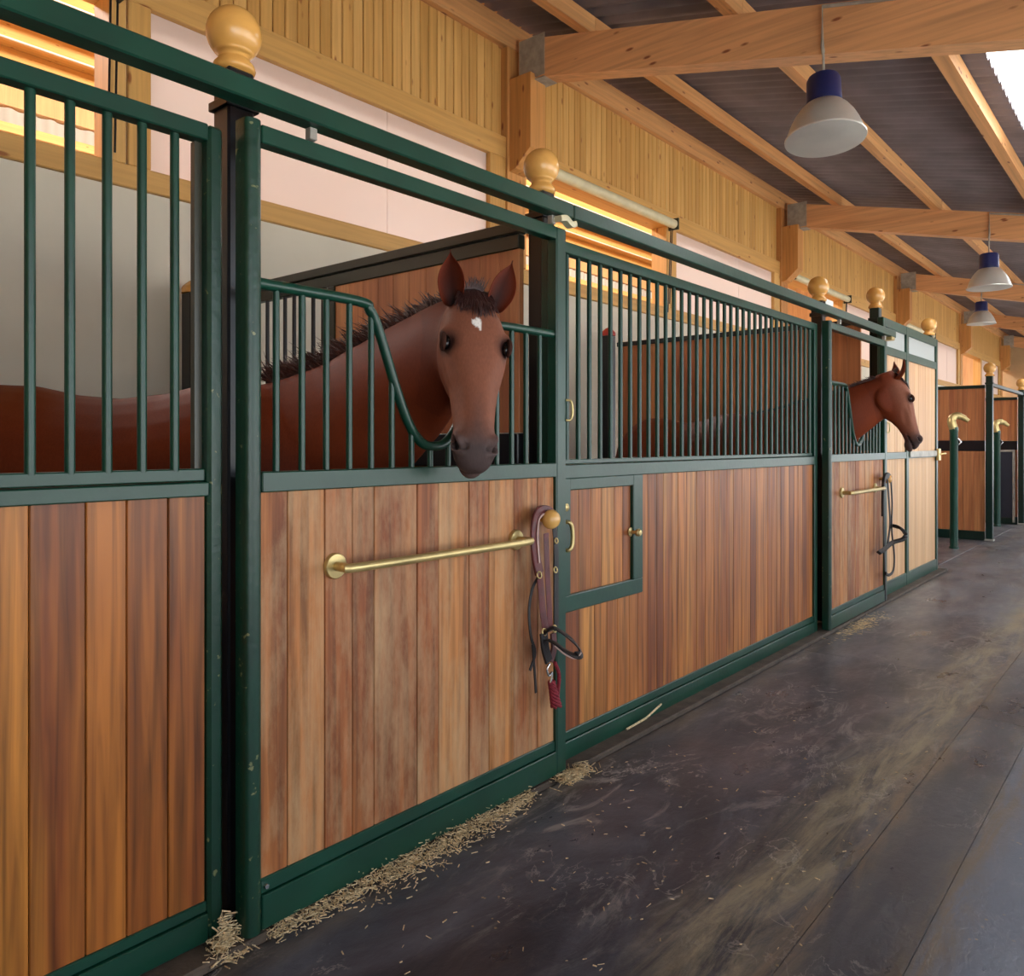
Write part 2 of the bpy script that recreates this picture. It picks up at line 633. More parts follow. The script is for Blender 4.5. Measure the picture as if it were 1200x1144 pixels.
# ================================================================== SETTING
# floor: base slab plus rubber mats laid in rows along the aisle
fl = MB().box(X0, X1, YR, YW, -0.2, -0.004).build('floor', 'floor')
tag(fl, 'dark worn stable floor of rubber mats running along the aisle', 'floor', None, 'structure')
for y0, y1, x_off in ((YR + 0.01, 0.5185, 1.4), (0.5215, 0.7635, 0.3), (0.7665, 1.823, 1.0)):
    xs = [X0 + 0.01]
    x = X0 + x_off
    while x < X1 - 2:
        xs.append(x)
        x += 4.0
    xs.append(X1 - 0.01)
    for a, b in zip(xs, xs[1:]):
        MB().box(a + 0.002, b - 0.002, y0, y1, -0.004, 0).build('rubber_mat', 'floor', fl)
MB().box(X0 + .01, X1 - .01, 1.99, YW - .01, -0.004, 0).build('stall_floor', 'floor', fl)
kerb = MB().cbox(-2.3, 9.05, 1.826, 1.985, -0.004, 0.022, 0.006).build('trim_1', 'kerb')
tag(kerb, 'low dusty brown sill strip on the floor under the stall fronts', 'sill', None, 'structure')

# left wall (towards the riding hall): plaster below, openings, cladding above
SZ0, SZ1 = EYE + 1.537, EYE + 1.672      # sill timber
WZ1 = EYE + 2.66                         # head of the openings
LZ1 = WZ1 + 0.20                         # lintel timber
CZ1 = EYE + 3.70                         # top of cladding
wl = MB().box(X0, X1, YW, YW + 0.2, -0.2, SZ0 - 0.002).build('wall_left', 'wallgrey')
tag(wl, 'tall wall behind the stalls, grey plaster below and spruce cladding above', 'wall', None, 'structure')
MB().cbox(X0, X1, YW - 0.03, YW + 0.2, SZ0, SZ1, 0.006).build('sill_timber', 'spruce_x', wl)
MB().cbox(X0, X1, YW - 0.03, YW + 0.2, WZ1, LZ1, 0.006).build('lintel_timber', 'spruce_x', wl)
MB().cbox(X0, X1, YW - 0.06, YW + 0.2, CZ1, zroof(YW) - 0.03, 0.006).build('wall_plate', 'beam_x', wl)
MB().box(X0, X1, YW + 0.03, YW + 0.2, LZ1, CZ1).build('cladding_backing', 'spruce_v', wl)
cols = [COL0 + BAY * k for k in range(-1, 5)]
bw = 0.100
bmd = MB().cbox(-bw / 2 + .003, bw / 2 - .003, 0, 0.03, 0, CZ1 - LZ1, 0.006)
b0 = bmd.build('cladding_board', 'spruce_v', None)
first = True
x = -1.5
nb = 0
while x < 25.2:
    if not any(abs(x - c) < 0.17 for c in cols):
        o = b0 if first else b0.copy()
        if not first:
            C.objects.link(o)
        first = False
        o.parent = wl
        o.location = (x, YW - 0.0 + random.uniform(0, .003), LZ1)
        nb += 1
    x += bw
MB().box(25.2, X1, YW, YW + 0.03, LZ1, CZ1).build('far_cladding', 'spruce_v', wl)
MB().box(X0, -1.5, YW, YW + 0.03, LZ1, CZ1).build('near_cladding', 'spruce_v', wl)

where = ['beyond the left edge', 'behind the chestnut horse looking at the camera', 'behind the bars of the hatch panel', 'above the horse seen in profile', 'far down the aisle', 'at the far end']
for k, cx in enumerate(cols):
    t = thing('wall_post', f'timber wall post with corbel {["at the near end left of the picture", "left of the nearest roof beam", "above the long barred panel", "above the horse in profile", "fourth along the wall", "farthest along the wall"][k]}', 'post', (cx, YW, 0), 'timber wall posts')
    MB().cbox(cx - .14, cx + .14, YW - .05, YW + .12, SZ1, zroof(YW) - .05, .006).build('pilaster', 'beam_v', t)
    zb, zt = EYE + 2.56, zbeam(YW - .2)
    m = MB()
    pr = [(YW - .05, zb - .02), (YW - .12, zb), (YW - .30, zb + .16), (YW - .30, zt), (YW - .05, zt)]
    m.rings([[Vector((xx, y, z)) for y, z in pr] for xx in (cx - .11, cx + .11)])
    m.build('corbel', 'beam_v', t)

# windows of the wall: an open one and a translucent sheet in every bay
nwin = 0
openlab = ['open window into the lit riding hall at the upper left', 'open window with a white roller above the ball of the middle post', 'open window above the profile horse stall, hall visible', 'small open window far down the left wall', 'last open window at the far end of the wall']
sheetlab = ['large white translucent sheet window behind the sliding door with the horse', 'white translucent sheet window above the long barred panel', 'white translucent sheet window above the tall boarded front', 'small white translucent window far down the wall', 'last white translucent window at the far end']
for k in range(5):
    c0, c1 = cols[k], cols[k + 1]
    xo0, xo1, xs0, xs1 = c0 + .14, c0 + 2.88, c0 + 3.13, c1 - .36
    nwin += 1
    w = thing(f'window_{nwin}', openlab[k], 'window', (xo0, YW, SZ1), None, 'structure')
    MB().cbox(xo1, xo1 + .10, YW - .03, YW + .18, SZ1, WZ1, .005).build('jamb', 'spruce_v', w)
    MB().cbox(xo1 + .112, xs0, YW - .03, YW + .18, SZ1, WZ1, .005).build('jamb', 'spruce_v', w)
    MB().box(xo1 + .10, xo1 + .112, YW + .0, YW + .03, SZ1, WZ1).build('light_strip', 'white', w)
    MB().box(xo0, xo0 + .03, YW - .02, YW + .18, SZ1, WZ1).build('side_lining', 'spruce_v', w)
    nwin += 1
    w = thing(f'window_{nwin}', sheetlab[k], 'window', (xs0, YW, SZ1), None, 'structure')
    mid = xs0 + (xs1 - xs0) * .62
    for a, b in ((xs0, mid - .003), (mid + .003, xs1)):
        MB().box(a, b, YW + .02, YW + .036, SZ1 - .01, WZ1 + .01).build('pane', 'poly', w)
    MB().cbox(xs1, c1 - .14, YW - .03, YW + .18, SZ1, WZ1, .005).build('jamb', 'spruce_v', w)
    # roller tube with its pull cord over the open window
    if k < 4:
        r = thing('blind_roller', f'white roller tube with pull cord over the {["upper left open window", "open window behind the middle ball post", "open window above the profile horse", "far open window"][k]}', 'roller', (xo0, YW - .1, WZ1), 'roller tubes')
        MB().tube([(xo0 + .02, YW - .105, WZ1 + .02), (xo1 + .06, YW - .105, WZ1 + .02)], .055, 16).build('tube', 'cream', r, True)
        m = MB().tube([(xo1 - .02, YW - .10, WZ1 - .01), (xo1 - .02, YW - .06, WZ1 - 1.06)], .007, 6)
        m.build('cord', 'black', r, True)
        m = MB().tube([(xo1 + .02, YW - .10, WZ1 - .01), (xo1 + .02, YW - .06, WZ1 - .95)], .007, 6)
        m.build('cord', 'black', r, True)
        for xx in (xo0 + .035, xo1 + .05):
            MB().cbox(xx - .012, xx + .012, YW - .17, YW - .03, WZ1 - .05, WZ1 + .09, .003).build('bracket', 'olive', r)

# outer wall with window openings, end walls (out of the picture)
wr = MB().box(X0, X1, YR - .2, YR, -.2, WB).box(X0, X1, YR - .2, YR, WT, zbeam(YR) + .6).build('wall_right', 'outer')
tag(wr, 'outer wall with a row of daylight openings, opposite the stalls', 'wall', None, 'structure')
xx = X0
for a, b in WINS + [(X1, X1)]:
    if a > xx + .01:
        MB().box(xx, a, YR - .2, YR, WB, WT).build('wall_pier', 'outer', wr)
    xx = b
wb = MB().box(X0 - .2, X0, YR - .2, YW + .2, -.2, 5.6).build('wall_back', 'outer')
tag(wb, 'end wall of the stable behind the camera', 'wall', None, 'structure')
we = MB().box(X1, X1 + .2, YR - .2, -1.6, -.2, 5.6).box(X1, X1 + .2, 2.0, YW + .2, -.2, 5.6).box(X1, X1 + .2, -1.6, 2.0, 3.2, 5.6).build('wall_end', 'outer')
tag(we, 'far end wall of the stable with an open gateway', 'wall', None, 'structure')
yd = MB().box(-70, 110, -90, YR - .21, -.3, -.1).build('ground', 'gravel')
tag(yd, 'pale gravel yard outside the stable', 'ground', None, 'structure')

# ceiling: corrugated sheets over purlins over sloping beams
def corrugated(x0, x1, y0, y1, zf, amp=.026, wl=.177, step=.0295, th=0.0, lift=0.0):
    m = MB()
    n = max(2, int(round((x1 - x0) / step)) + 1)
    ys = [y0, y1]
    vs = []
    for i in range(n):
        x = x0 + (x1 - x0) * i / (n - 1)
        h = amp + amp * math.sin(2 * math.pi * x / wl) + lift
        for y in ys:
            vs.append((x, y, zf(y) + h))
    fs = [(2 * i, 2 * i + 1, 2 * i + 3, 2 * i + 2) for i in range(n - 1)]
    return m.add(vs, fs)


ce = corrugated(X0, X1, SKYY[1], YW + .3, zroof).build('ceiling', 'roof', None, 'all')
tag(ce, 'dark corrugated roof sheets on timber purlins sloping down from the left wall', 'ceiling', None, 'structure')
corrugated(X0, X1, YR - .5, SKYY[0], zroof).build('roof_sheet', 'roof', ce, 'all')
xx = X0
for a, b in SKYL + [(X1, X1)]:
    corrugated(xx, a, SKYY[0], SKYY[1], zroof).build('roof_sheet', 'roof', ce, 'all')
    if b > a:
        corrugated(a - .2, b + .2, SKYY[0] - .1, SKYY[1] + .25, zroof, lift=.054).build('rooflight_sheet', 'skysheet', ce, 'all')
    xx = b
PUR = [4.0, 2.64, 1.43, 0.05, -1.25, -2.5]
beams = [COL0 + .05 + BAY * k for k in range(-1, 5)]
for y in PUR:
    for k in range(len(beams) + 1):
        a = X0 if k == 0 else beams[k - 1]
        b = X1 if k == len(beams) else beams[k]
        m = MB()
        pr = [(y - .06, zroof(y - .06) - .16), (y + .06, zroof(y + .06) - .16), (y + .06, zroof(y + .06) - .002), (y - .06, zroof(y - .06) - .002)]
        m.rings([[Vector((q, yy, zz)) for yy, zz in pr] for q in (a + .002, b - .002)])
        m.build('purlin', 'beam_x', ce)
blab = ['sloping roof beam nearest the left end, above the camera', 'nearest sloping orange roof beam carrying the large pendant lamp', 'second sloping roof beam carrying the middle pendant lamp', 'third sloping roof beam carrying the farthest pendant lamp', 'fourth sloping roof beam far down the aisle', 'last sloping roof beam at the far end']
for k, bx in enumerate(beams):
    t = thing('roof_beam', blab[k], 'beam', (bx, YW - .3, zbeam(YW)), 'sloping roof beams')
    m = MB()
    ya, yb = YR + .02, YW - .10
    pr = [(ya, zbeam(ya)), (yb, zbeam(yb)), (yb, zbeam(yb) + .355), (ya, zbeam(ya) + .355)]
    m.rings([[Vector((q, yy, zz)) for yy, zz in pr] for q in (bx - .09, bx + .09)])
    m.build('timber', 'beam_y', t)
    yc = YW - .24
    m = MB().box(bx - .096, bx - .088, yc - .17, yc + .13, zbeam(yc) - .02, zbeam(yc) + .36)
    m.box(bx - .096, bx + .096, yc - .17, yc + .13, zbeam(yc) - .045, zbeam(yc) - .035)
    m.build('steel_shoe', 'galv', t)

# ================================================================== RIDING HALL seen through the openings
hw = MB().box(X0 - 6, X1 + 4, 17.0, 17.3, -.2, 12).build('wall_far', 'plank_pale')
tag(hw, 'cream boarded far wall of the riding hall seen through the open windows', 'wall', None, 'structure')
hf = MB().box(X0 - 6, X1 + 4, YW + .21, 17.0, -.3, -.05).build('hall_floor', 'sand')
tag(hf, 'sandy floor of the riding hall behind the wall', 'floor', None, 'structure')


def hroof(y): return 9.34 - abs(y - 11.5) * 0.18
m = MB()
m.add([(X0 - 6, YW, hroof(YW)), (X1 + 4, YW, hroof(YW)), (X1 + 4, 11.5, hroof(11.5)), (X0 - 6, 11.5, hroof(11.5)), (X1 + 4, 17.3, hroof(17.3)), (X0 - 6, 17.3, hroof(17.3))], [(0, 1, 2, 3), (3, 2, 4, 5)])
hr = m.build('hall_roof', 'spruce_x')
tag(hr, 'honey timber roof of the riding hall seen through the upper left window', 'roof', None, 'structure')
MB().box(X0 - 6, X1 + 4, YW + .02, YW + .2, zroof(YW) + .05, hroof(YW)).build('hall_gable_wall', 'spruce_x', wl)
for y in (9.2, 10.6, 12.0, 13.2, 14.2, 14.9, 15.6, 16.3):
    MB().box(X0 - 6, X1 + 4, y - .07, y + .07, hroof(y) - .26, hroof(y)).build('hall_purlin', 'spruce_x', hr)
    MB().box(X0 - 6, X1 + 4, y - .09, y - .05, hroof(y) - .285, hroof(y) - .26).build('light_batten', 'white', hr)
for z0, z1 in ((6.72, 7.14), (7.33, 7.62)):      # corrugated translucent bands of the far wall
    mm = MB()
    n = 700
    vs = []
    for i in range(n):
        xq = X0 - 5 + (X1 - X0 + 8) * i / (n - 1)
        yq = 16.9 + .05 * math.sin(2 * math.pi * xq / .36)
        vs += [(xq, yq, z0), (xq, yq, z1)]
    mm.add(vs, [(2 * i, 2 * i + 2, 2 * i + 3, 2 * i + 1) for i in range(n - 1)])
    mm.build('corrugated_band', 'frost', hw, 'all')
MB().box(X0 - 5, X1 + 3, 16.8, 16.95, 7.15, 7.32).build('band_rail', 'spruce_x', hw)
MB().box(X0 - 5, X1 + 3, 16.8, 16.95, 7.64, 8.28).build('band_rail', 'plank_pale', hw)
MB().box(X0 - 6, X0 - 5.8, YW, 17.3, -.2, 12).build('hall_side_wall', 'plank_pale', hw)
MB().box(X1 + 3.8, X1 + 4, YW, 17.3, -.2, 12).build('hall_side_wall', 'plank_pale', hw)

# ================================================================== STALL FRONTS
YP, YD = 1.90, 1.83                       # front faces of fixed panels and of the sliding doors


def planks(parent, edges, y, z0, z1, mat, th=.025):
    for a, b in zip(edges, edges[1:]):
        MB().cbox(a + .0012, b - .0012, y + random.uniform(0, .002), y + th, z0, z1, .0022).build('plank', mat, parent)


def rail2(parent, x0, x1, y, z0, z1, zsplit, name, mat='green', d=.05, step=.008):
    """rail of two tiers, the upper one set back a little"""
    MB().cbox(x0, x1, y, y + d, z0, zsplit - .001, .003).build(name, mat, parent)
    MB().cbox(x0, x1, y + step, y + d, zsplit + .001, z1, .003).build(name, mat, parent)


def bar(parent, x, y, z0, z1, r=.0105, mat='green'):
    MB().tube([(x, y, z0), (x, y, z1)], r, 10).build('bar', mat, parent, True)


# --- fixed panel on the left
XL0 = -2.0
t = thing('stall_front_panel', 'barred stall front with wide honey-brown planks at the left edge', 'stall panel', (.5, YP, 0), 'fixed stall fronts')
sx0, sx1 = FX(244.5, YP), FX(262, YP)
MB().cbox(sx0, sx1, YP, YP + .05, .028, 2.118, .008).build('stile', 'green_chip', t)
MB().cbox(XL0, XL0 + .04, YP, YP + .05, .028, 2.118, .004).build('stile', 'green', t)
MB().cbox(XL0 + .04, sx0, YP, YP + .045, 2.075, 2.118, .003).build('top_rail', 'green', t)
rail2(t, XL0 + .04, sx0, YP - .004, 1.166, 1.236, 1.203, 'mid_rail', step=.02)
rail2(t, XL0 + .04, sx0, YP, .028, .128, .100, 'bottom_rail')
ed = [FX(p, YP) for p in (37, 104, 152, 200.6, 244)]
e0 = ed[0]
while e0 > XL0 + .16:
    e0 -= random.uniform(.09, .14)
    ed.insert(0, e0)
ed[0] = XL0 + .04
planks(t, ed, YP + .014, .125, 1.168, 'plank_warm')
k = 0
while .970 - .0815 * k > XL0 + .06:
    bar(t, .970 - .0815 * k, YP + .025, 1.23, 2.08, .0115)
    k += 1
MB().box(sx0 - .022, sx0 - .002, YP + .03, YP + .05, 1.236, 2.075).build('edge_strip', 'olive', t)

# --- sliding door with a yoke
DX0, DX1 = FX(285, YD) + .008, FX(664, YD)
DC = 1.80


def make_door():
    t = thing('sliding_door', 'sliding stall door the facing horse looks out of, worn planks and brass bar', 'stall door', (DC, YD, .029), 'sliding doors with a dipped grille')
    xa, xb = DX0 + .048, DX1 - .062
    # rounded left stile: half-round nose on a flat back
    n = 12
    prof = [(DX0, YD + .05), (DX0, YD + .012)] + [(DX0 + .024 - .024 * math.cos(math.pi * i / n), YD + .012 - .018 * math.sin(math.pi * i / n)) for i in range(1, n)] + [(DX0 + .048, YD + .012), (DX0 + .048, YD + .05)]
    MB().rings([[Vector((x, y, z)) for x, y in prof] for z in (.029, 2.14)]).build('stile', 'green_chip', t, True)
    MB().cbox(xb, DX1, YD, YD + .05, .029, 2.134, .006).build('stile', 'green', t)
    MB().cbox(xa, xb, YD + .002, YD + .045, 2.086, 2.134, .003).build('top_rail', 'green', t)
    MB().cbox(xa, xb, YD + .001, YD + .048, 1.172, 1.226, .003).build('mid_rail', 'green', t)
    rail2(t, xa, xb, YD + .001, .029, .159, .119, 'bottom_rail')
    MB().lathe([(.0, -.004), (.006, -.004), (.007, 0), (.007, .006)], (xa + .014, YD - .004 + .008, .139), (0, 1, 0), 12).build('screw', 'chrome', t, True)
    ed = [xa] + [FX(p, YD) for p in (341, 384.5, 417, 442.6, 493, 518, 553.6, 577, 606, 634)] + [xb]
    planks(t, ed, YD + .014, .157, 1.174, 'plank_worn')
    # dipped tube
    half = [(-.31, 1.72), (-.265, 1.70), (-.238, 1.66), (-.206, 1.584), (-.166, 1.483), (-.125, 1.393), (-.088, 1.335), (-.047, 1.300), (0, 1.291)]
    prof = [(xa - DC - .005, 1.722)] + half + [(-x, z) for x, z in half[-2::-1]] + [(xb - DC + .005, 1.722)]
    pts = smoothpath([(DC + x, YD + .024, z) for x, z in prof], 6)
    MB().tube(pts, .0155, 12).build('yoke_tube', 'green', t, True)
    for k in range(15):
        x = 1.216 + .0815 * k
        if x > xb - .01:
            break
        d = abs(x - DC)
        hs = [(-a, z) for a, z in half][::-1]
        zt = 1.72
        for (d0, z0), (d1, z1) in zip(hs, hs[1:]):
            if d0 <= d <= d1:
                zt = z0 + (z1 - z0) * (d - d0) / (d1 - d0)
        if zt > 1.24:
            bar(t, x, YD + .026, 1.22, zt, .0095)
    # brass bar on round plates
    br = MB().tube(smoothpath([(1.398, YD + .012, .952), (1.398, YD - .035, .952), (1.425, YD - .06, .952), (1.8, YD - .062, .952), (2.17, YD - .06, .952), (2.20, YD - .035, .952), (2.20, YD + .012, .952)], 5), .0135, 14).build('pull_bar', 'brass', t, True)
    for xx in (1.398, 2.20):
        MB().lathe([(.012, -.004), (.034, -.002), (.037, .002), (.037, .01)], (xx, YD + .004, .952), (0, 1, 0), 24).build('round_plate', 'brass', br, True)
    MB().lathe([(.012, 0), (.013, .03), (.028, .038), (.036, .052), (.036, .068), (.026, .084), (.012, .091), (.0, .092)], (2.335, YD + .014, 1.02), (0, -1, 0), 24).build('knob', 'ball', t, True)
    for xx in (1.31, 2.40):
        MB().cbox(xx - .012, xx + .012, YD - .012, YD + .012, 2.134, 2.167, .002).build('hanger', 'galv', t)
    # brass latch on the closing stile
    MB().tube(smoothpath([(DX1 - .006, YD + .0, 1.47), (DX1 + .012, YD - .012, 1.465), (DX1 + .02, YD - .014, 1.43), (DX1 + .012, YD - .012, 1.395), (DX1 - .006, YD, 1.39)], 5), .005, 8).build('latch', 'brass', t, True)
    return t


door = make_door()
OFF = 4.40
door2 = copy_tree(door, (OFF, 0, 0), 'distant sliding stall door the profile horse looks out of', skip=('screw',))

# --- overhead track
t = thing('door_track', 'green square overhead track running along the tops of the stall doors', 'track', (2.5, YD, 2.17))
MB().cbox(-2.3, 2.49, 1.79, 1.85, 2.168, 2.223, .004).build('rail', 'green', t)
MB().cbox(2.494, 7.0, 1.79, 1.85, 2.168, 2.223, .004).build('rail', 'green', t)
MB().tube(smoothpath([(2.40, 1.80, 2.150), (2.44, 1.80, 2.158), (2.475, 1.80, 2.142), (2.50, 1.80, 2.150)], 4), 0, 8, (0, 0, 1), (.035, .022)).build('door_stop', 'cream', t, True)
MB().cbox(6.86, 6.95, 1.785, 1.855, 2.14, 2.167, .004).build('door_stop', 'brass', t)

# --- posts with turned balls
def ball_finial(t, x, y, zt):
    f = MB().lathe([(.0, 0), (.054, 0), (.058, .010), (.054, .022), (.044, .034), (.040, .042), (.046, .05)] + [(.074 * math.sin(a), .108 - .074 * math.cos(a)) for a in [math.radians(38 + 142 * i / 14) for i in range(15)]], (x, y, zt), (0, 0, 1), 32).build('ball_finial', 'ball', t, 'all')
    return f


def post(x, y, zt, label, mat='black', s=.04, fin=True, name='stall_post'):
    t = thing(name, label, 'post', (x, y, 0), 'stall posts with wooden balls')
    MB().cbox(x - s, x + s, y - s, y + s, 0.0, zt, .006).build('shaft', mat, t)
    MB().cbox(x - s - .012, x + s + .012, y - s - .012, y + s + .012, 0, .03, .004).build('foot_plate', 'galv', t)
    MB().cbox(x - s - .01, x + s + .01, y - s - .008, y + s + .008, zt - .11, zt - .085, .002).build('collar', mat, t)
    if fin:
        ball_finial(t, x, y, zt)
    return t


post(1.180, 2.005, 2.325, 'black post with large wooden ball left of the facing horse')
post(2.560, 2.005, 2.325, 'black post with wooden ball right of the facing horse')
p3 = post(5.80, 2.005, 2.325, 'dark post with wooden ball and white plate left of the profile horse')
MB().cbox(5.81, 5.97, 1.955, 1.96, 2.262, 2.345, .002).build('name_plate', 'white', p3)
post(7.20, 2.005, 2.46, 'dark post with wooden ball directly above the profile horse', 'dkgreen')
post(9.05, 2.0, 2.42, 'slim dark post with wooden ball at the end of the pale boarded front', 'dkgreen', .035)
post(12.2, 1.96, 2.20, 'free-standing dark post with wooden ball ending the far brown partition', 'dkgreen')
post(14.95, 1.96, 2.16, 'dark post with wooden ball at the right edge of the picture', 'dkgreen')

# --- long fixed panel with feed hatch
PX0, PX1 = 2.515, FX(958, YP)
t = thing('stall_front_panel', 'long barred stall front with narrow reddish planks and a feed hatch', 'stall panel', ((PX0 + PX1) / 2, YP, 0), 'fixed stall fronts')
MB().cbox(PX0 - .03, PX0 + .012, YP, YP + .05, .012, 2.118, .004).build('stile', 'green', t)
MB().cbox(PX1 - .05, PX1, YP, YP + .05, .012, 2.118, .004).build('stile', 'green', t)
MB().cbox(PX0 + .012, PX1 - .05, YP, YP + .045, 2.072, 2.118, .003).build('top_rail', 'green', t)
rail2(t, PX0 + .012, PX1 - .05, YP - .004, 1.158, 1.236, 1.215, 'mid_rail', step=.02)
rail2(t, PX0 + .012, PX1 - .05, YP, .014, .130, .092, 'bottom_rail')
HX0, HX1, HZ0, HZ1 = 2.53, 3.18, .616, 1.160
ed = [PX0 + .012]
while ed[-1] < PX1 - .18:
    ed.append(ed[-1] + random.choice((.062, .075, .085, .098, .112)))
ed.append(PX1 - .05)
for a, b in zip(ed, ed[1:]):
    z1 = 1.160
    if a < HX1 - .03:
        z1 = HZ0 + .03
    MB().cbox(a + .001, b - .001, YP + .014 + random.uniform(0, .002), YP + .04, .127, z1, .002).build('plank', 'plank', t)
h = MB().cbox(HX0, HX1, YP - .004, YP + .045, HZ0, HZ0 + .069, .004).cbox(HX1 - .082, HX1, YP - .0045, YP + .045, HZ0 + .067, HZ1, .004).cbox(HX0, HX0 + .085, YP - .0045, YP + .045, HZ0 + .067, HZ1, .004).cbox(HX0 + .08, HX1 - .08, YP - .004, YP + .045, HZ1 - .05, HZ1, .004).build('hatch_frame', 'green', t)
he = [HX0 + .086]
for w in (.075, .09, .08, .1, .07):
    he.append(he[-1] + w)
he = [e for e in he if e < HX1 - .11] + [HX1 - .083]
for a, b in zip(he, he[1:]):
    MB().cbox(a + .001, b - .001, YP + .012, YP + .035, HZ0 + .068, HZ1 - .049, .002).build('hatch_plank', 'plank', h)
m = MB().lathe([(.02, 0), (.021, .004), (.009, .008), (.008, .03), (.016, .036), (.018, .046), (.012, .055), (0, .057)], (HX1 - .09, YP + .01, .900), (0, -1, 0), 16)
m.build('hatch_knob', 'brass', h, True)
hx = FX(667, YP - .03)
MB().tube(smoothpath([(hx - .01, YP - .004, .985), (hx, YP - .03, .985), (hx + .012, YP - .036, .96), (hx + .014, YP - .036, .90), (hx, YP - .03, .875), (hx - .01, YP - .004, .875)], 5), .0085, 10).build('hatch_handle', 'brass', h, True)
MB().lathe([(.014, 0), (.012, .012), (.016, .022), (.0, .03)], (hx - .008, YP - .003, 1.045), (0, -1, 0), 14).build('hatch_catch', 'brass', h, True)
x = 2.543
while x < PX1 - .07:
    bar(t, x, YP + .025, 1.23, 2.08, .0105)
    x += .0815

# --- tall boarded front with frosted panes on top
BX0, BXM, BX1 = 7.09, FX(1064, YP), 8.95
t = thing('boarded_front', 'tall pale-boarded front with two frosted panes on top beside the profile horse', 'stall panel', (8, YP, 0))
for x0, x1 in ((BX0 - .04, BX0 + .02), (BXM - .04, BXM + .04), (BX1 - .03, BX1 + .03)):
    MB().cbox(x0, x1, YP, YP + .05, .012, 2.36, .004).build('stile', 'green', t)
for x0, x1 in ((BX0 + .02, BXM - .04), (BXM + .04, BX1 - .03)):
    for z0, z1, nm in ((2.285, 2.36, 'top_rail'), (2.055, 2.125, 'pane_rail'), (1.165, 1.225, 'mid_rail'), (.014, .13, 'bottom_rail')):
        MB().cbox(x0, x1, YP + .001, YP + .048, z0, z1, .003).build(nm, 'green', t)
    MB().box(x0, x1, YP + .02, YP + .026, 2.123, 2.287).build('frosted_pane', 'frost', t)
    n = 8
    ed = [x0 + (x1 - x0) * i / n for i in range(n + 1)]
    planks(t, ed, YP + .014, .128, 1.167, 'plank_pale')
    planks(t, ed, YP + .014, 1.223, 2.057, 'plank_pale')
MB().cbox(BXM + .05, BX1 - .02, YP - .012, YP + .002, 1.175, 1.23, .003).build('steel_strap', 'galv', t)
m = MB().cbox(BX1 - .06, BX1 + .02, YP - .03, YP - .004, 1.13, 1.25, .004)
m.tube([(BX1 - .02, YP - .03, 1.19), (BX1 + .01, YP - .06, 1.2), (BX1 + .09, YP - .06, 1.2)], .008, 8)
m.build('bolt', 'brass', t)

# --- partitions between the stalls
def partition(x, y0, ysolid, y1, ztop, label, bars=True, mid=True, mat='plank_red', w=.11, top2=True, railmat='olive', th=.03):
    t = thing('stall_partition', label, 'partition', (x, (y0 + y1) / 2, 0), 'stall partitions')
    MB().cbox(x - .03, x + .03, y0, y1, ztop - .045, ztop, .004).build('top_rail', railmat, t)
    if top2:
        MB().cbox(x - .022, x + .022, y0, y1, ztop - .11, ztop - .05, .004).build('top_rail', railmat, t)
    zt = ztop - (.108 if top2 else .044)
    n = max(1, int(round((ysolid - y0) / w)))
    for i in range(n):
        a, b = y0 + (ysolid - y0) * i / n, y0 + (ysolid - y0) * (i + 1) / n
        MB().cbox(x - th / 2, x + th / 2, a + .001, b - .001, 1.345 if mid else .12, zt, .002).build('board', mat, t)
    n2 = max(1, int(round((y1 - y0) / .13)))
    if mid:
        MB().cbox(x - .025, x + .025, y0, y1, 1.20, 1.343, .004).build('mid_rail', 'black', t)
        for i in range(n2):
            a, b = y0 + (y1 - y0) * i / n2, y0 + (y1 - y0) * (i + 1) / n2
            MB().cbox(x - th / 2, x + th / 2, a + .001, b - .001, .12, 1.2, .002).build('board', mat, t)
    MB().cbox(x - .03, x + .03, y0, y1, .0, .12, .004).build('bottom_rail', 'dkgreen', t)
    if y1 > ysolid + .1:
        MB().cbox(x - .024, x + .024, ysolid, ysolid + .05, 1.34, zt, .003).build('stile', railmat, t)
        y = ysolid + .12
        while y < y1 - .04:
            MB().tube([(x, y, 1.34), (x, y, zt + .03)], .011, 8).build('bar', 'black', t, True)
            y += .085
    return t


partition(2.50, 2.06, 3.27, 4.65, 2.205, 'brown boarded partition with olive rail behind the facing horse')
partition(6.95, 2.05, 4.42, 4.44, 2.34, 'tall brown boarded partition seen through the long row of bars', mid=False, top2=False, railmat='black')
partition(-2.03, 1.97, 3.2, 4.56, 2.205, 'boarded partition beyond the left edge of the picture')
partition(12.25, 2.02, 4.5, 4.5, 2.09, 'far red-brown cross partition with dark middle rail', top2=False, railmat='dkgreen')
fp = partition(15.0, 2.02, 4.5, 4.5, 2.05, 'farthest red-brown partition with a navy lower panel', top2=False, railmat='dkgreen')
MB().cbox(14.965, 14.98, 2.08, 2.62, .1, 1.17, .003).build('navy_panel', 'navyrubber', fp)
m = MB().cbox(14.955, 14.985, 2.05, 2.085, .03, 1.2, .003).cbox(14.955, 14.985, 2.085, 2.62, 1.168, 1.2, .003)
m.build('pale_edge', 'galv', fp)
ft = MB().cbox(12.25, 14.9, 1.93, 1.98, 2.07, 2.115, .003).build('top_bar', 'dkgreen')
tag(ft, 'dark horizontal bar joining the two far free-standing posts', 'rail')

# back posts of the partitions
def backpost(x, y, zt, label, cap):
    t = thing('back_post', label, 'post', (x, y, 0), 'posts at the back of the partitions')
    MB().cbox(x - .055, x + .055, y - .055, y + .055, 0, zt, .006).build('shaft', 'black', t)
    MB().lathe([(.0, 0), (.075, 0), (.075, .03), (.066, .045), (.05, .06), (.028, .078), (.012, .085), (0, .09)], (x, y, zt), (0, 0, 1), 24).build('cap', cap, t, True)


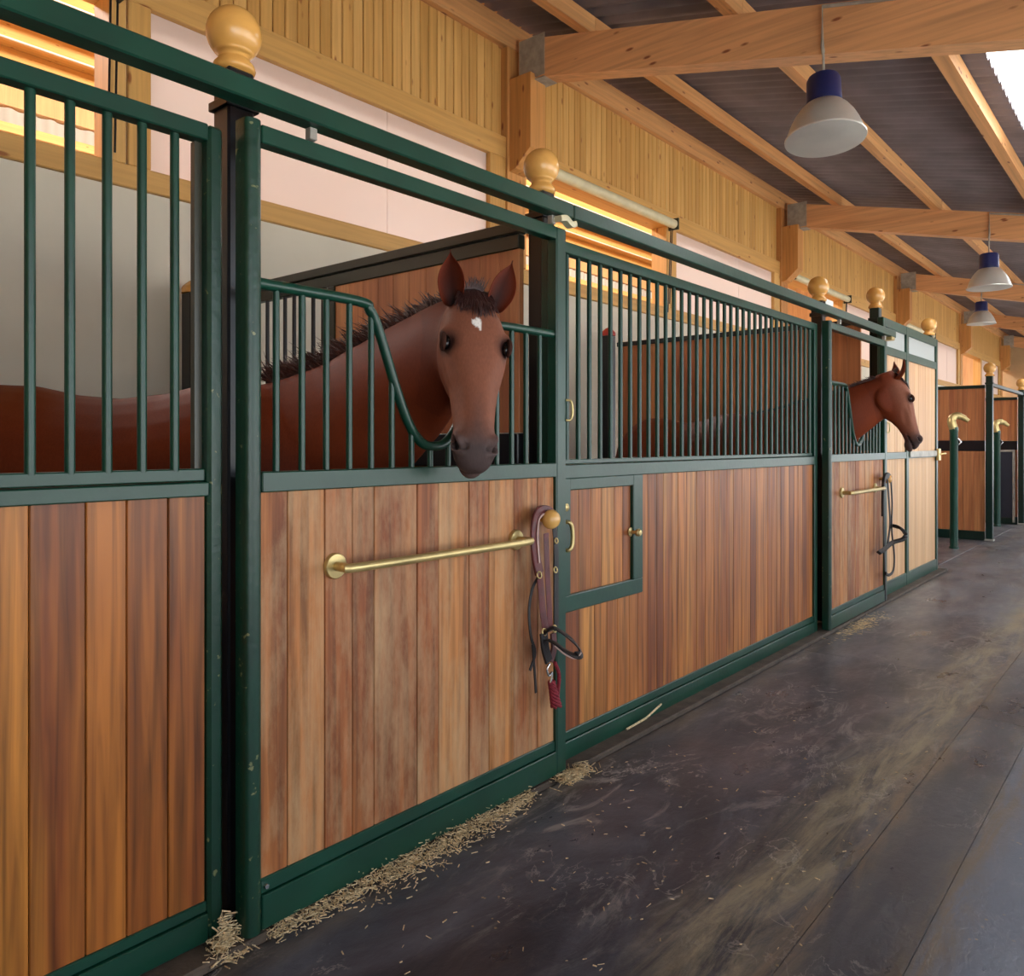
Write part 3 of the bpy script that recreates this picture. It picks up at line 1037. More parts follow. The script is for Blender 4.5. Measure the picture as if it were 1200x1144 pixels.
backpost(2.50, 4.71, 2.235, 'black post with turned wooden cap at the back of the stall, left of the door', 'ball')
backpost(6.95, 4.56, 2.42, 'dark post with small red cap behind the long row of bars', 'red')

# tie posts with brass goose-neck heads
def tiepost(x, y, zt, label):
    t = thing('tie_post', label, 'post', (x, y, 0), 'green tie posts')
    MB().lathe([(.055, 0), (.055, .02), (.045, .03), (.045, zt - .12), (.05, zt - .11), (.05, zt - .06), (.03, zt - .04)], (x, y, 0), (0, 0, 1), 20).build('shaft', 'green', t, True)
    m = MB().tube(smoothpath([(x, y, zt - .08), (x - .01, y + .02, zt - .01), (x, y + .02, zt + .05), (x + .03, y - .02, zt + .085), (x + .06, y - .08, zt + .07), (x + .09, y - .14, zt + .02)], 5), [.050] * 8 + [.048] * 6 + [.044] * 5 + [.036] * 4 + [.028] * 3, 12)
    m.build('gooseneck_head', 'brass', t, True)
    MB().tube([(x, y - .045, zt - .2), (x, y - .08, zt - .24), (x, y - .045, zt - .28)], .01, 8).build('tie_ring', 'chrome', t, True)
    return t


tiepost(11.05, 2.16, 1.56, 'green tie post with curved brass head before the far brown partition')
tiepost(14.45, 2.22, 1.56, 'farthest green tie post with curved brass head')

# ================================================================== HORSES
def catmull_closed(pts, k=4):
    n = len(pts)
    out = []
    for i in range(n):
        a, b, c, d = (Vector(pts[(i + j - 1) % n]) for j in range(4))
        for j in range(k):
            t = j / k
            out.append(0.5 * ((2 * b) + (c - a) * t + (2 * a - 5 * b + 4 * c - d) * t * t + (3 * b - a - 3 * c + d) * t ** 3))
    return out


def interp(tab, s):
    """piecewise-cubic table lookup"""
    if s <= tab[0][0]:
        return tab[0][1:]
    for (r0, r1) in zip(tab, tab[1:]):
        if s <= r1[0]:
            t = (s - r0[0]) / (r1[0] - r0[0])
            t = t * t * (3 - 2 * t) * .5 + t * .5
            return tuple(a + (b - a) * t for a, b in zip(r0[1:], r1[1:]))
    return tab[-1][1:]


# s along the face, z of face line, z of jaw line, half widths at 1/5, 1/2, 4/5 of the depth
HEAD = [(-.06, -.015, -.150, .040, .062, .055),
        (.00, .008, -.170, .050, .078, .068),
        (.05, .030, -.195, .078, .096, .076),
        (.10, .044, -.222, .094, .104, .078),
        (.15, .050, -.240, .106, .110, .078),
        (.20, .050, -.243, .108, .112, .074),
        (.25, .045, -.232, .096, .106, .066),
        (.31, .036, -.195, .078, .094, .054),
        (.36, .028, -.160, .060, .080, .046),
        (.42, .020, -.132, .052, .071, .043),
        (.48, .014, -.118, .049, .065, .044),
        (.53, .008, -.114, .056, .070, .046),
        (.57, -.006, -.116, .056, .066, .044),
        (.60, -.026, -.112, .046, .056, .038),
        (.622, -.050, -.098, .022, .030, .020)]


def horse(name, label, wx, wy, heading, poll, axis, lat, hscale=1.0, neck_bow=(0, 0, 0), star=True, blaze=False, loc=None, lights=1.0, ears=(.0, .0), mane_side=1, K=1.03, arch=.05, ear_fwd=.22, mane_len=1.0, cf=.88, ear_len=.205):
    h = Vector((heading[0], heading[1], 0)).normalized()
    n = Vector((-h.y, h.x, 0))
    W = Vector((wx, wy, 0))
    a = Vector(axis).normalized()
    l = Vector(lat)
    l = (l - a * l.dot(a)).normalized()
    nr = l.cross(a)
    if nr.z < 0:
        nr = -nr
    Pl = Vector(poll)

    def Lb(f, s, z): return W + h * f + n * s + Vector((0, 0, z * hscale))
    def Hd(s, y, z): return Pl + (a * s + l * y + nr * z) * K
    m = MB()
    BODY = [(.44, 1.18, 1.00, .08), (.38, 1.27, .90, .17), (.28, 1.40, .83, .23), (.14, 1.50, .79, .26), (.0, 1.545, .77, .27), (-.14, 1.535, .755, .285), (-.30, 1.495, .745, .30), (-.48, 1.475, .755, .315),
            (-.66, 1.49, .79, .315), (-.82, 1.525, .84, .305), (-.96, 1.53, .88, .29), (-1.10, 1.485, .92, .26), (-1.22, 1.39, .95, .20), (-1.30, 1.26, 1.02, .11)]
    rr = []
    for f, zt, zb, w in BODY:
        H = zt - zb
        pts = [(0, zt), (.38 * w, zt - .045 * H), (.86 * w, zt - .26 * H), (1.0 * w, zt - .55 * H), (.78 * w, zt - .86 * H), (0, zb), (-.78 * w, zt - .86 * H), (-1.0 * w, zt - .55 * H), (-.86 * w, zt - .26 * H), (-.38 * w, zt - .045 * H)]
        rr.append([Lb(f, p[0], p[1]) for p in catmull_closed([(q[0], q[1], 0) for q in pts], 3)])
    m.rings(rr)
    # neck: from the shoulders to behind the jaw
    base = Lb(.10, 0, 1.20)
    b1 = Lb(.48, 0, 1.29) + Vector(neck_bow)
    top = Hd(.015, 0, -.112)
    back = (-a * .55 - nr * .0).normalized()
    dirh = (top - base)
    t1 = top - (nr * .25 - a * -.0) * .0 + (base - top).normalized() * .22 + Vector((0, 0, arch))
    NK = [(0, .335, .19), (.2, .31, .17), (.4, .265, .138), (.6, .225, .112), (.8, .192, .094), (1.0, .155, .080)]
    crest, npath = [], []
    rr = []
    N = 16
    for i in range(N + 1):
        t = i / N
        p = base * (1 - t) ** 3 + b1 * 3 * t * (1 - t) ** 2 + t1 * 3 * t * t * (1 - t) + top * t ** 3
        d = (b1 - base) * 3 * (1 - t) ** 2 + (t1 - b1) * 6 * t * (1 - t) + (top - t1) * 3 * t * t
        d.normalize()
        side = d.cross(Vector((0, 0, 1))).normalized()
        if t > .55:      # turn the ring into the head's own frame
            q = min(1, (t - .55) / .4)
            ls = l if l.dot(side) > 0 else -l
            side = (side * (1 - q) + ls * q).normalized()
            side = (side - d * side.dot(d)).normalized()
        up = side.cross(d).normalized()
        hv, w = interp(NK, t)
        ks = 1 + (K - 1.03) * t
        hv, w = hv * ks, w * ks
        ct = 1 - (1 - cf) * max(0, min(1, (t - .45) / .5))
        vf = 1 + .34 * max(0, min(1, (t - .45) / .4))
        pts = [(0, hv * ct), (.34 * w, hv * .90 * ct), (.80 * w, hv * .42 * ct), (1.0 * w, -hv * .1), (.86 * w, -hv * .6 * vf), (.4 * w, -hv * .93 * vf), (0, -hv * vf), (-.4 * w, -hv * .93 * vf), (-.86 * w, -hv * .6 * vf), (-1.0 * w, -hv * .1), (-.80 * w, hv * .42 * ct), (-.34 * w, hv * .90 * ct)]
        rr.append([p + side * q[0] + up * q[1] for q in catmull_closed([(x, y, 0) for x, y in pts], 3)])
        crest.append((p + up * hv * ct * .97, up, side, d))
        npath.append(p)
    m.rings(rr)
    # head
    rr = []
    S = [-.06 + .682 * i / 40 for i in range(41)]
    for s in S:
        zt, zb, w1, w2, w3 = interp(HEAD, s)
        H = zt - zb
        pts = [(0, zt), (w1 * .62, zt - .045 * H), (w1, zt - .20 * H), (w2, zt - .46 * H), (w3, zt - .82 * H), (w3 * .5, zb + .03 * H), (0, zb + .01 * H), (-w3 * .5, zb + .03 * H), (-w3, zt - .82 * H), (-w2, zt - .46 * H), (-w1, zt - .20 * H), (-w1 * .62, zt - .045 * H)]
        rr.append([Hd(s, q[0], q[1]) for q in catmull_closed([(x, y, 0) for x, y in pts], 3)])
    m.rings(rr)
    # brow bones, chin and nostril wings
    for sg in (-1, 1):
        m.ellipsoid(Hd(.178, .100 * sg, .000), (.036, .020, .020), [a, l, nr])
        m.ellipsoid(Hd(.545, .056 * sg, -.028), (.036, .022, .028), [a, l, nr])
        m.ellipsoid(Hd(.15, .064 * sg, -.150), (.10, .028, .085), [a, l, nr])
    m.ellipsoid(Hd(.584, 0, -.104), (.044, .040, .028), [a, l, nr])
    # legs
    for sg in (-1, 1):
        f = .10
        m.tube([Lb(f + .02, .15 * sg, 1.05), Lb(f - .02, .16 * sg, .86), Lb(f, .15 * sg, .66), Lb(f + .01, .145 * sg, .48), Lb(f + .015, .145 * sg, .43), Lb(f, .145 * sg, .30), Lb(f, .145 * sg, .16), Lb(f + .005, .145 * sg, .12), Lb(f + .03, .145 * sg, .07), Lb(f + .04, .145 * sg, .05), Lb(f + .05, .145 * sg, .004)],
               [.12, .095, .066, .048, .046, .032, .032, .041, .034, .050, .060], 14, (1, .2, 0))
        f = -1.0
        m.tube([Lb(f + .10, .15 * sg, 1.15), Lb(f + .16, .17 * sg, .95), Lb(f + .10, .165 * sg, .80), Lb(f - .02, .15 * sg, .64), Lb(f - .10, .145 * sg, .52), Lb(f - .10, .145 * sg, .47), Lb(f - .075, .145 * sg, .32), Lb(f - .06, .145 * sg, .17), Lb(f - .05, .145 * sg, .12), Lb(f - .02, .145 * sg, .07), Lb(f - .01, .145 * sg, .05), Lb(f, .145 * sg, .004)],
               [.19, .155, .12, .078, .055, .052, .036, .036, .043, .036, .052, .060], 14, (1, .2, 0))
    me = bpy.data.meshes.new('tmp')
    me.from_pydata(m.v, [], m.f)
    to = bpy.data.objects.new('tmp', me)
    C.objects.link(to)
    md = to.modifiers.new('r', 'REMESH')
    md.mode = 'VOXEL'
    md.voxel_size = .0085
    ms = to.modifiers.new('s', 'SMOOTH')
    ms.factor = .5
    ms.iterations = 7
    dg = bpy.context.evaluated_depsgraph_get()
    ev = bpy.data.meshes.new_from_object(to.evaluated_get(dg))
    bpy.data.objects.remove(to)
    root_loc = W
    # sculpt the head in its own frame: eye sockets, nostrils, mouth, cheek line
    NOS = (.548, .056, -.024)
    verts = ev.vertices
    cols = []
    LC = lambda c: Vector(lin(c)[:3])
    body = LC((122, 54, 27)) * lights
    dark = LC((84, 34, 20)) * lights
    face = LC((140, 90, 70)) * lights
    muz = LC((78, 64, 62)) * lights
    white = LC((250, 246, 240))
    ink = LC((16, 10, 10))
    hoof = LC((44, 38, 34))
    for v in verts:
        co = v.co
        r = (co - Pl) / K
        s, y, z = r.dot(a), r.dot(l), r.dot(nr)
        c = body.copy()
        nzv = noise.noise(co * 3.0)
        c = c.lerp(dark, max(0, min(1, .35 + nzv * .8)))
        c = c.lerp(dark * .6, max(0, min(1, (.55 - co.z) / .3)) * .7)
        if co.z < .055:
            c = hoof
        inhead = (-.10 < s < .66 and abs(y) < .15 and -.27 < z < .09)
        if inhead and co.z > 1.0:
            sg = 1 if y > 0 else -1
            ay = abs(y)
            # nostril: a comma-shaped pit on the side of the nose end
            ds, dy, dz = (s - NOS[0]), (ay - NOS[1]), (z - NOS[2])
            e = ((ds * .95 + dz * .31) / .030) ** 2 + ((dz * .95 - ds * .31) / .017) ** 2
            if e < 1.0 and ay > .03:
                k = (1 - e)
                co -= (l * sg * .8 + nr * .6) * .024 * min(1, k * 1.8)
            elif e < 2.6 and ay > .03:
                k = 1 - abs(e - 1.7) / .9
                co += (l * sg * .7 + nr * .5) * .005 * max(0, k)
            # mouth slit
            zm = -.088 - (.60 - s) * .06
            if s > .47 and abs(z - zm) < .010:
                k = 1 - abs(z - zm) / .010
                inw = Vector((0, 0, 0)) - l * sg * min(1, ay / .02) * .012 * k - a * (.012 * k if s > .585 else 0)
                co += inw
            # eye socket
            d = Vector(((s - .205) / .034, (z - .006) / .026))
            if d.length < 1 and ay > .05:
                co -= l * sg * .010 * (1 - d.length ** 2)
            # hollow in front of the cheek bone, and face ridge
            d = Vector(((s - .34) / .10, (z + .075) / .035))
            if d.length < 1 and ay > .03:
                co -= l * sg * .010 * (1 - d.length ** 2) ** 2
            d = Vector(((s - .29) / .09, (z + .022) / .014))
            if d.length < 1 and ay > .03:
                co += l * sg * .004 * (1 - d.length ** 2)
            # colours that belong to the coat
            kf = max(0, min(1, (s + .02) / .10)) * max(0, min(1, (z + .16) / .10))
            c = c.lerp(face, kf * .85)
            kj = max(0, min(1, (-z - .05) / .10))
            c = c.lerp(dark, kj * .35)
            km = max(0, min(1, (s - .455 + .03 * nzv - max(0, z) * .2) / .10))
            c = c.lerp(muz, km)
            kn = max(0, min(1, (s - .36) / .1)) * max(0, 1 - ay / .035) * max(0, min(1, (z + .02) / .03))
            c = c.lerp(muz, kn * .45)
            if e < 0.8 and ay > .02:
                c = c.lerp(ink, min(1, (0.8 - e) * 3))
            elif e < 2.2 and ay > .03:
                c = c.lerp(muz * 1.6, .5)
            if s > .49 and abs(z - zm) < .007 and ay < .08:
                c = c.lerp(ink, .8)
            if s > .53 and z < zm:
                c = c.lerp(LC((96, 72, 66)), .6)
            de = Vector(((s - .205) / .056, (z - .004) / .042)).length
            if de < 1 and ay > .05:
                c = c.lerp(LC((58, 34, 30)), min(1, (1 - de) * 1.8))
            if star:
                ws = .016 + .006 * noise.noise(co * 60)
                dd = Vector(((s - .145) / 1.25, y + .004)).length
                if z > 0 and (dd < ws or (abs(y - .004 - (s - .15) * .1) < .0045 and .145 < s < .176)):
                    c = white
            if blaze and z > -.03 and ay < .024 and .30 < s < .56:
                c = c.lerp(LC((196, 168, 140)), .8)
        cols.append(c)
    # ears: leaf-shaped cups rooted behind the poll
    bm = bmesh.new()
    bm.from_mesh(ev)
    bm.verts.ensure_lookup_table()
    nv0 = len(bm.verts)
    for sg, tilt in ((-1, ears[0]), (1, ears[1])):
        eo = Hd(.022, .074 * sg, -.004)
        ed = (-a * .92 + l * sg * (.22 + tilt) + nr * ear_fwd).normalized()
        # cup opens forward (towards the viewer of the face) and a little outward
        fo = (nr + l * sg * .35)
        fo = (fo - ed * fo.dot(ed)).normalized()
        sd = ed.cross(fo)
        LN = 16
        gi, go = [], []
        for i in range(LN + 1):
            t = i / LN
            wd = .044 * (math.sin(math.pi * min(1, t * .86 + .20)) ** .8) * (1 - t ** 5) + .0012
            depth = .034 * (1 - t) ** .6 + .001
            p = eo + ed * (ear_len * t - .012) + fo * (.016 * math.sin(math.pi * t) - .012 * t * t)
            ri, ro = [], []
            for j in range(15):
                an = -1 + 2 * j / 14
                q = abs(an)
                xs = wd * math.sin(an * 1.45) / math.sin(1.45)
                zz = -depth * (math.cos(an * 1.45) - math.cos(1.45)) * (1.0 if t > .02 else 1)
                th = .0055 * (1 - q ** 3) + .0008
                ri.append(p + sd * xs + fo * (zz + th * .5))
                ro.append(p + sd * xs * 1.04 + fo * (zz - th))
            gi.append(ri)
            go.append(ro)
        vi = [[bm.verts.new(p) for p in r] for r in gi]
        vo = [[bm.verts.new(p) for p in r] for r in go]
        for i in range(LN + 1):
            for j in range(15):
                t = i / LN
                q = abs(-1 + 2 * j / 14)
                ci = LC((120, 58, 32)).lerp(LC((42, 18, 14)), max(0, 1 - q * 1.25) * (1 - t * .6))
                cols_i = ci * lights
                vi[i][j].index = -1
                cols.append(None)
        # colour list is filled in creation order below
        k0 = len(cols) - (LN + 1) * 15
        idx = 0
        tmp_i, tmp_o = [], []
        for i in range(LN + 1):
            for j in range(15):
                t = i / LN
                q = abs(-1 + 2 * j / 14)
                tmp_i.append((LC((116, 46, 24)).lerp(LC((20, 8, 8)), max(0, 1 - q * 1.08) ** .6 * (1 - t * .45))) * lights)
                tmp_o.append(body.lerp(dark, t * .8))
        cols[k0:] = tmp_i
        cols += tmp_o
        for i in range(LN):
            for j in range(14):
                bm.faces.new((vi[i][j], vi[i][j + 1], vi[i + 1][j + 1], vi[i + 1][j]))
                bm.faces.new((vo[i][j], vo[i + 1][j], vo[i + 1][j + 1], vo[i][j + 1]))
            for j in (0, 14):
                f = (vi[i][j], vi[i + 1][j], vo[i + 1][j], vo[i][j])
                bm.faces.new(f if j == 0 else f[::-1])
        for j in range(14):
            bm.faces.new((vi[LN][j], vi[LN][j + 1], vo[LN][j + 1], vo[LN][j]))
    bmesh.ops.recalc_face_normals(bm, faces=bm.faces[:])
    bmesh.ops.translate(bm, verts=bm.verts[:], vec=-root_loc)
    out = bpy.data.meshes.new('body')
    bm.to_mesh(out)
    bm.free()
    bpy.data.meshes.remove(ev)
    at = out.color_attributes.new('coat', 'FLOAT_COLOR', 'POINT')
    flat = []
    for c in cols:
        flat += [c[0], c[1], c[2], 1]
    at.data.foreach_set('color', flat)
    for p in out.polygons:
        p.use_smooth = True
    out.materials.append(M['coat'])
    root = thing(name, label, 'horse', tuple(root_loc), 'horses looking out of their stalls')
    ob = bpy.data.objects.new('body', out)
    C.objects.link(ob)
    ob.parent = root
    ob['_l'] = tuple(root_loc)
    for sg in (-1, 1):
        MB().ellipsoid(Hd(.205, .097 * sg, .006), (.026, .0155, .020), [a, l, nr], 24, 16).build('eye', 'eye', root, 'all')
        # upper lid with lashes
        arc = [Hd(.205 + .029 * math.cos(q), (.105 + .003 * math.sin(q)) * sg, .007 + .019 * math.sin(q)) for q in [math.pi * i / 12 for i in range(13)]]
        MB().tube(arc, [.004 + .005 * math.sin(math.pi * i / 12) for i in range(13)], 8).build('eyelid', 'lid', root, 'all')
        arc = [Hd(.205 + .028 * math.cos(q), (.104 + .006 * math.sin(q)) * sg, .004 - .017 * math.sin(q)) for q in [math.pi * i / 12 for i in range(13)]]
        MB().tube(arc, [.003 + .002 * math.sin(math.pi * i / 12) for i in range(13)], 8).build('eyelid', 'lid', root, 'all')
    # mane: strands standing off the crest
    rnd = random.Random(3)
    mm = MB()

    def strand(p, d0, bend, ln, r):
        pts = []
        for i in range(5):
            t = i / 4
            pts.append(p + d0 * ln * t + bend * ln * t * t)
        mm.tube(pts, [r, r * .95, r * .8, r * .5, r * .1], 4)
    for i in range(1700):
        t = rnd.uniform(.10, .97)
        fi = t * N
        i0 = min(N - 1, int(fi))
        fr = fi - i0
        p = crest[i0][0].lerp(crest[i0 + 1][0], fr)
        up, sd, d = crest[i0][1], crest[i0][2], crest[i0][3]
        p = p + sd * rnd.uniform(-.014, .014) - up * .006
        g = -d * rnd.uniform(.0, .6)
        strand(p, (up * rnd.uniform(.6, 1.0) + sd * rnd.uniform(-.25, .25) + g).normalized(), sd * mane_side * rnd.uniform(-.1, .5) - Vector((0, 0, rnd.uniform(.0, .35))), mane_len * rnd.uniform(.05, .12) * (1.15 if rnd.random() < .8 else 1.5), rnd.uniform(.002, .0042))
    mm.build('mane', 'hair', root, 'all')
    mm = MB()
    for i in range(520):
        y = rnd.gauss(0, .026)
        y = max(-.05, min(.05, y))
        s0 = rnd.uniform(-.035, .035)
        ln = rnd.uniform(.06, .115) * (1 - abs(y) * 5)
        p = Hd(s0, y, interp(HEAD, s0)[0] * 1.0 + .002 - abs(y) * .16)
        d0 = (a * .85 + nr * rnd.uniform(.42, .62) + l * (y * 4 + rnd.uniform(-.2, .2))).normalized()
        strand(p, d0, -nr * .22 + a * .1, max(.04, ln), rnd.uniform(.0018, .0036))
    for i in range(70):      # tuft standing up between the ears
        y = rnd.uniform(-.03, .03)
        strand(Hd(-.02, y, -.005), (-a * .7 + l * rnd.uniform(-.6, .6) + nr * .3).normalized(), nr * .3 + l * rnd.uniform(-.4, .4), rnd.uniform(.025, .055), .0022)
    mm.build('forelock', 'hair_fl', root, 'all')
    # tail
    mm = MB()
    for i in range(160):
        o1, o2 = rnd.gauss(0, .03), rnd.gauss(0, .03)
        pts = [Lb(-1.25, o1 * .4, 1.30), Lb(-1.34, o1, 1.22 + o2 * .3), Lb(-1.38 + o2, o1 * 1.4, 1.0), Lb(-1.38 + o2, o1 * 1.6, .75), Lb(-1.36 + o2 * .8, o1 * 1.2, .45 + rnd.uniform(-.1, .1))]
        mm.tube(smoothpath(pts, 3), [.006] * 10 + [.004, .003, .001], 5)
    mm.build('tail', 'hair', root, 'all')
    return root, Hd


# the horse facing the camera
a0, b0_ = ray(556)
cdir = Vector((-a0, -b0_, 0)).normalized()            # towards the camera
rdir = Vector((-cdir.y, cdir.x, 0))                   # screen right
if rdir.dot(Vector((RT.x, RT.y, 0))) < 0:
    rdir = -rdir
POLL = Vector((a0 * 2.72, b0_ * 2.72, EYE + (HZ - 347) / FPX * 2.72))
az, pitch, roll = math.radians(11), math.radians(61), math.radians(5)
fh = cdir * math.cos(az) + rdir * math.sin(az)
ax = fh * math.cos(pitch) + Vector((0, 0, -1)) * math.sin(pitch)
la = Vector((-fh.y, fh.x, 0))
if la.dot(rdir) < 0:
    la = -la
R = Matrix.Rotation(-roll, 3, -cdir)
ax, la = R @ ax, R @ la
if (R @ rdir).z > 0:
    R = Matrix.Rotation(roll, 3, -cdir)
    ax, la = R @ (fh * math.cos(pitch) + Vector((0, 0, -1)) * math.sin(pitch)), R @ (Vector((-fh.y, fh.x, 0)) * (1 if Vector((-fh.y, fh.x, 0)).dot(rdir) > 0 else -1))
horse('horse', 'chestnut horse with white star looking out of the near door at the camera', 1.70, 2.80, (.645, -.763), POLL, ax, la, 1.0, neck_bow=(.0, -.05, .02), mane_side=-1, ears=(-.14, .10))

# the horse in profile
a2, b2 = ray(1050)
Y2 = 1.60
t2 = Y2 / b2
POLL2 = Vector((a2 * t2, Y2, EYE + (HZ - 441) / FPX * t2))
f2 = Vector((.58, -.81, 0)).normalized()
p2 = math.radians(70)
ax2 = f2 * math.cos(p2) + Vector((0, 0, -1)) * math.sin(p2)
la2 = Vector((-f2.y, f2.x, 0))
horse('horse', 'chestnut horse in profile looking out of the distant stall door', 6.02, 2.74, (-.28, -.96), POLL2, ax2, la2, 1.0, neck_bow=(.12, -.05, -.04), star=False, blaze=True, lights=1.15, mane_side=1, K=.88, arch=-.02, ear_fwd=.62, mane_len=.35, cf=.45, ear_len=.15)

# ================================================================== TACK
YT = YD - .045


def strap(t, name, pix, w, mat, y=YT, th=.004, up=(0, -1, 0), k=5):
    pts = smoothpath([P3(p[0], p[1], y + (p[2] if len(p) > 2 else 0)) for p in pix], k)
    return MB().tube(pts, 0, 8, up, (w, th)).build(name, mat, t, True)


def ring(t, px, py, r, y=YT - .008, mat='brass', rr=.003):
    c = P3(px, py, y)
    pts = [c + Vector((math.cos(q) * r, .2 * r * math.sin(q), math.sin(q) * r)) for q in [2 * math.pi * i / 16 for i in range(16)]]
    return MB().tube(pts, rr, 6, closed=True).build('ring', mat, t, True)


t = thing('halter', 'brown leather halter with dark red rope hanging from the round knob of the near door', 'halter', tuple(P3(645, 612, YT)))
cs = strap(t, 'crown_strap', [(651, 614, .022), (646, 603, .02), (638, 599, .018), (630, 603, .014), (627, 616, .006), (627, 640), (629, 658), (632, 672)], .044, 'leather', th=.012)
strap(cs, 'pale_lining', [(640, 601, -.021), (634, 603, -.018), (630, 612, -.012), (629, 630, -.009), (631, 655, -.009)], .006, 'fleece', th=.006) if False else None
strap(t, 'lining', [(640, 602, .010), (635, 604, .008), (631, 612, .000), (630, 632, -.009), (632, 660, -.009)], .007, 'fleece', th=.004)
strap(t, 'cheek_strap', [(632, 672, -.004), (634, 690), (636, 715), (640, 742)], .034, 'leather')
strap(t, 'cheek_strap', [(640, 625, .004), (641, 660, .004), (643, 700, .004), (645, 740, .004)], .030, 'leather')
strap(t, 'cheek_strap', [(650, 618, .006), (652, 650, .004), (652, 690, .002), (652, 735)], .028, 'leather_dk')
strap(t, 'loose_strap', [(631, 676, .008), (624, 690, .012), (620, 715, .014), (622, 745, .014), (627, 765, .014), (621, 786, .012)], .013, 'leather_dk')
strap(t, 'loose_strap', [(624, 755, .012), (626, 780, .012), (628, 812, .012)], .011, 'leather_dk')
strap(t, 'nose_band', [(638, 742, -.004), (648, 736, -.03), (660, 742, -.06), (672, 752, -.09), (679, 762, -.10), (676, 769, -.10), (664, 764, -.08), (652, 755, -.05), (642, 750, -.02)], .038, 'leather_dk', up=(.3, -.5, .8), th=.006)
strap(t, 'nose_band_lining', [(650, 757, -.055), (662, 767, -.085), (675, 772, -.104), (681, 765, -.104)], .006, 'fleece', th=.004)
strap(t, 'chin_strap', [(637, 742, -.006), (639, 760, -.01), (643, 775, -.01)], .040, 'leather_dk', th=.012)
strap(t, 'chin_strap', [(648, 742, -.002), (649, 760, -.004), (645, 775, -.006)], .030, 'leather', th=.010)
for q in ((632, 674, .012), (651, 668, .010), (638, 741, .012), (650, 737, .012), (652, 634, .009)):
    ring(t, *q)
m = MB().tube(smoothpath([P3(644, 778, YT - .012), P3(641, 784, YT - .014), P3(643, 792, YT - .014), P3(647, 788, YT - .014), P3(645, 800, YT - .012)], 4), .0045, 8)
m.build('snap_hook', 'chrome', t, True)
c0, c1 = P3(646, 798, YT - .008), P3(652, 828, YT - .008)
for q in range(5):
    pts = []
    for i in range(26):
        f = i / 25
        an = f * 9 + q * 2 * math.pi / 5
        rad = .010 + .010 * f
        pts.append(c0.lerp(c1, f) + Vector((math.cos(an) * rad, math.sin(an) * rad * .7, 0)))
    MB().tube(pts, .0062, 7).build('rope_strand', 'rope', t, True)
pts = smoothpath([P3(650, 776, YT - .0), P3(655, 790, YT - .004), P3(654, 810, YT - .006), P3(652, 826, YT - .008)], 6)
MB().tube(pts, .007, 8).build('rope_strand', 'rope', t, True)

t = thing('bridle', 'dark leather bridle with reins hanging from the distant stall door', 'bridle', tuple(P3(1041, 562, YT)))
strap(t, 'crown_strap', [(1044, 562, .0), (1040, 557, -.012), (1036, 563, -.006), (1035, 585), (1035, 605)], .045, 'leather_dk', th=.02)
strap(t, 'cheek_strap', [(1036, 600, 0), (1036, 630, 0), (1037, 665, 0), (1038, 704, 0)], .032, 'leather_dk', th=.007)
strap(t, 'cheek_strap', [(1040, 560, -.01), (1042, 590, -.008), (1043, 615, -.008), (1040, 640, -.006)], .034, 'leather_dk', th=.007)
strap(t, 'rein', [(1044, 560, -.014), (1045.5, 590, -.014), (1045, 620, -.014), (1048, 650, -.012), (1047, 668, -.01), (1042, 674, -.01), (1038, 672, -.01)], .024, 'leather_dk', th=.008)
strap(t, 'nose_band', [(1046, 616, -.01), (1055, 619, -.08), (1061, 626, -.10), (1058, 632, -.09), (1046, 636, -.04), (1036, 644, -.01), (1030, 648, -.006)], .034, 'leather_dk', up=(.3, -.5, .8), th=.02)

# ================================================================== PENDANT LAMPS
def lamp(px, py, X, label, tilt=(0, 0)):
    a, b = ray(px)
    tt = X / a
    y = b * tt
    zr = EYE + (HZ - py) / FPX * tt
    zt = zbeam(y) + .25
    t = thing('pendant_lamp', label, 'lamp', (X, y, zr), 'pendant lamps')
    axv = Vector((tilt[0], tilt[1], 1)).normalized()
    o = Vector((X, y, zr))
    MB().lathe([(.264, 0), (.270, .002), (.272, .012), (.262, .018), (.252, .05), (.230, .11), (.200, .17), (.165, .22), (.130, .255), (.116, .262), (.116, .256), (.126, .248), (.160, .213), (.195, .163), (.224, .105), (.246, .048), (.256, .014)], o, axv, 48).build('shade', 'alu', t, True)
    MB().lathe([(.252, .016), (.242, .05), (.220, .107), (.190, .163), (.155, .208), (.122, .243), (.0, .245), (.0, .243), (.118, .240), (.150, .205), (.186, .160), (.216, .104), (.238, .047), (.248, .014)], o, axv, 48).build('reflector', 'alu_in', t, True)
    MB().lathe([(.0, .245), (.04, .245), (.042, .19), (.060, .13), (.060, .09), (.04, .055), (.0, .045)], o, axv, 20).build('bulb', 'frost', t, True)
    hs = MB().lathe([(.118, .258), (.122, .27), (.118, .30), (.114, .44), (.104, .462), (.0, .470)], o, axv, 28).build('housing', 'navy', t, True)
    top = o + axv * .468
    MB().tube([top - axv * .01, top + axv * .03, (top.x, top.y, top.z + .06), (top.x, top.y, zbeam(top.y) + .03)], .009, 8).build('cable', 'galv', t, True)
    xw = X + .0
    bx = min(beams, key=lambda q: abs(q - X)) - .09
    MB().tube([(top.x, top.y, zbeam(top.y) + .0), (bx - .016, top.y, zbeam(top.y) + .05), (bx - .016, top.y, zbeam(top.y) + .33), (bx - .016, top.y - 1.6, zbeam(top.y - 1.6) + .33)], .013, 8).build('conduit', 'galv', t, True)


lamp(967, 164, beams[1] - .13, 'large nearest pendant lamp with silver bell shade and navy housing', (.10, .06))
lamp(1159, 338, beams[2] - .13, 'middle pendant lamp with silver bell shade above the far stalls', (.0, .0))
lamp(1150, 380, beams[3] - .13, 'farthest small pendant lamp below the middle one', (.0, .0))

# ================================================================== STRAW
rs = random.Random(11)


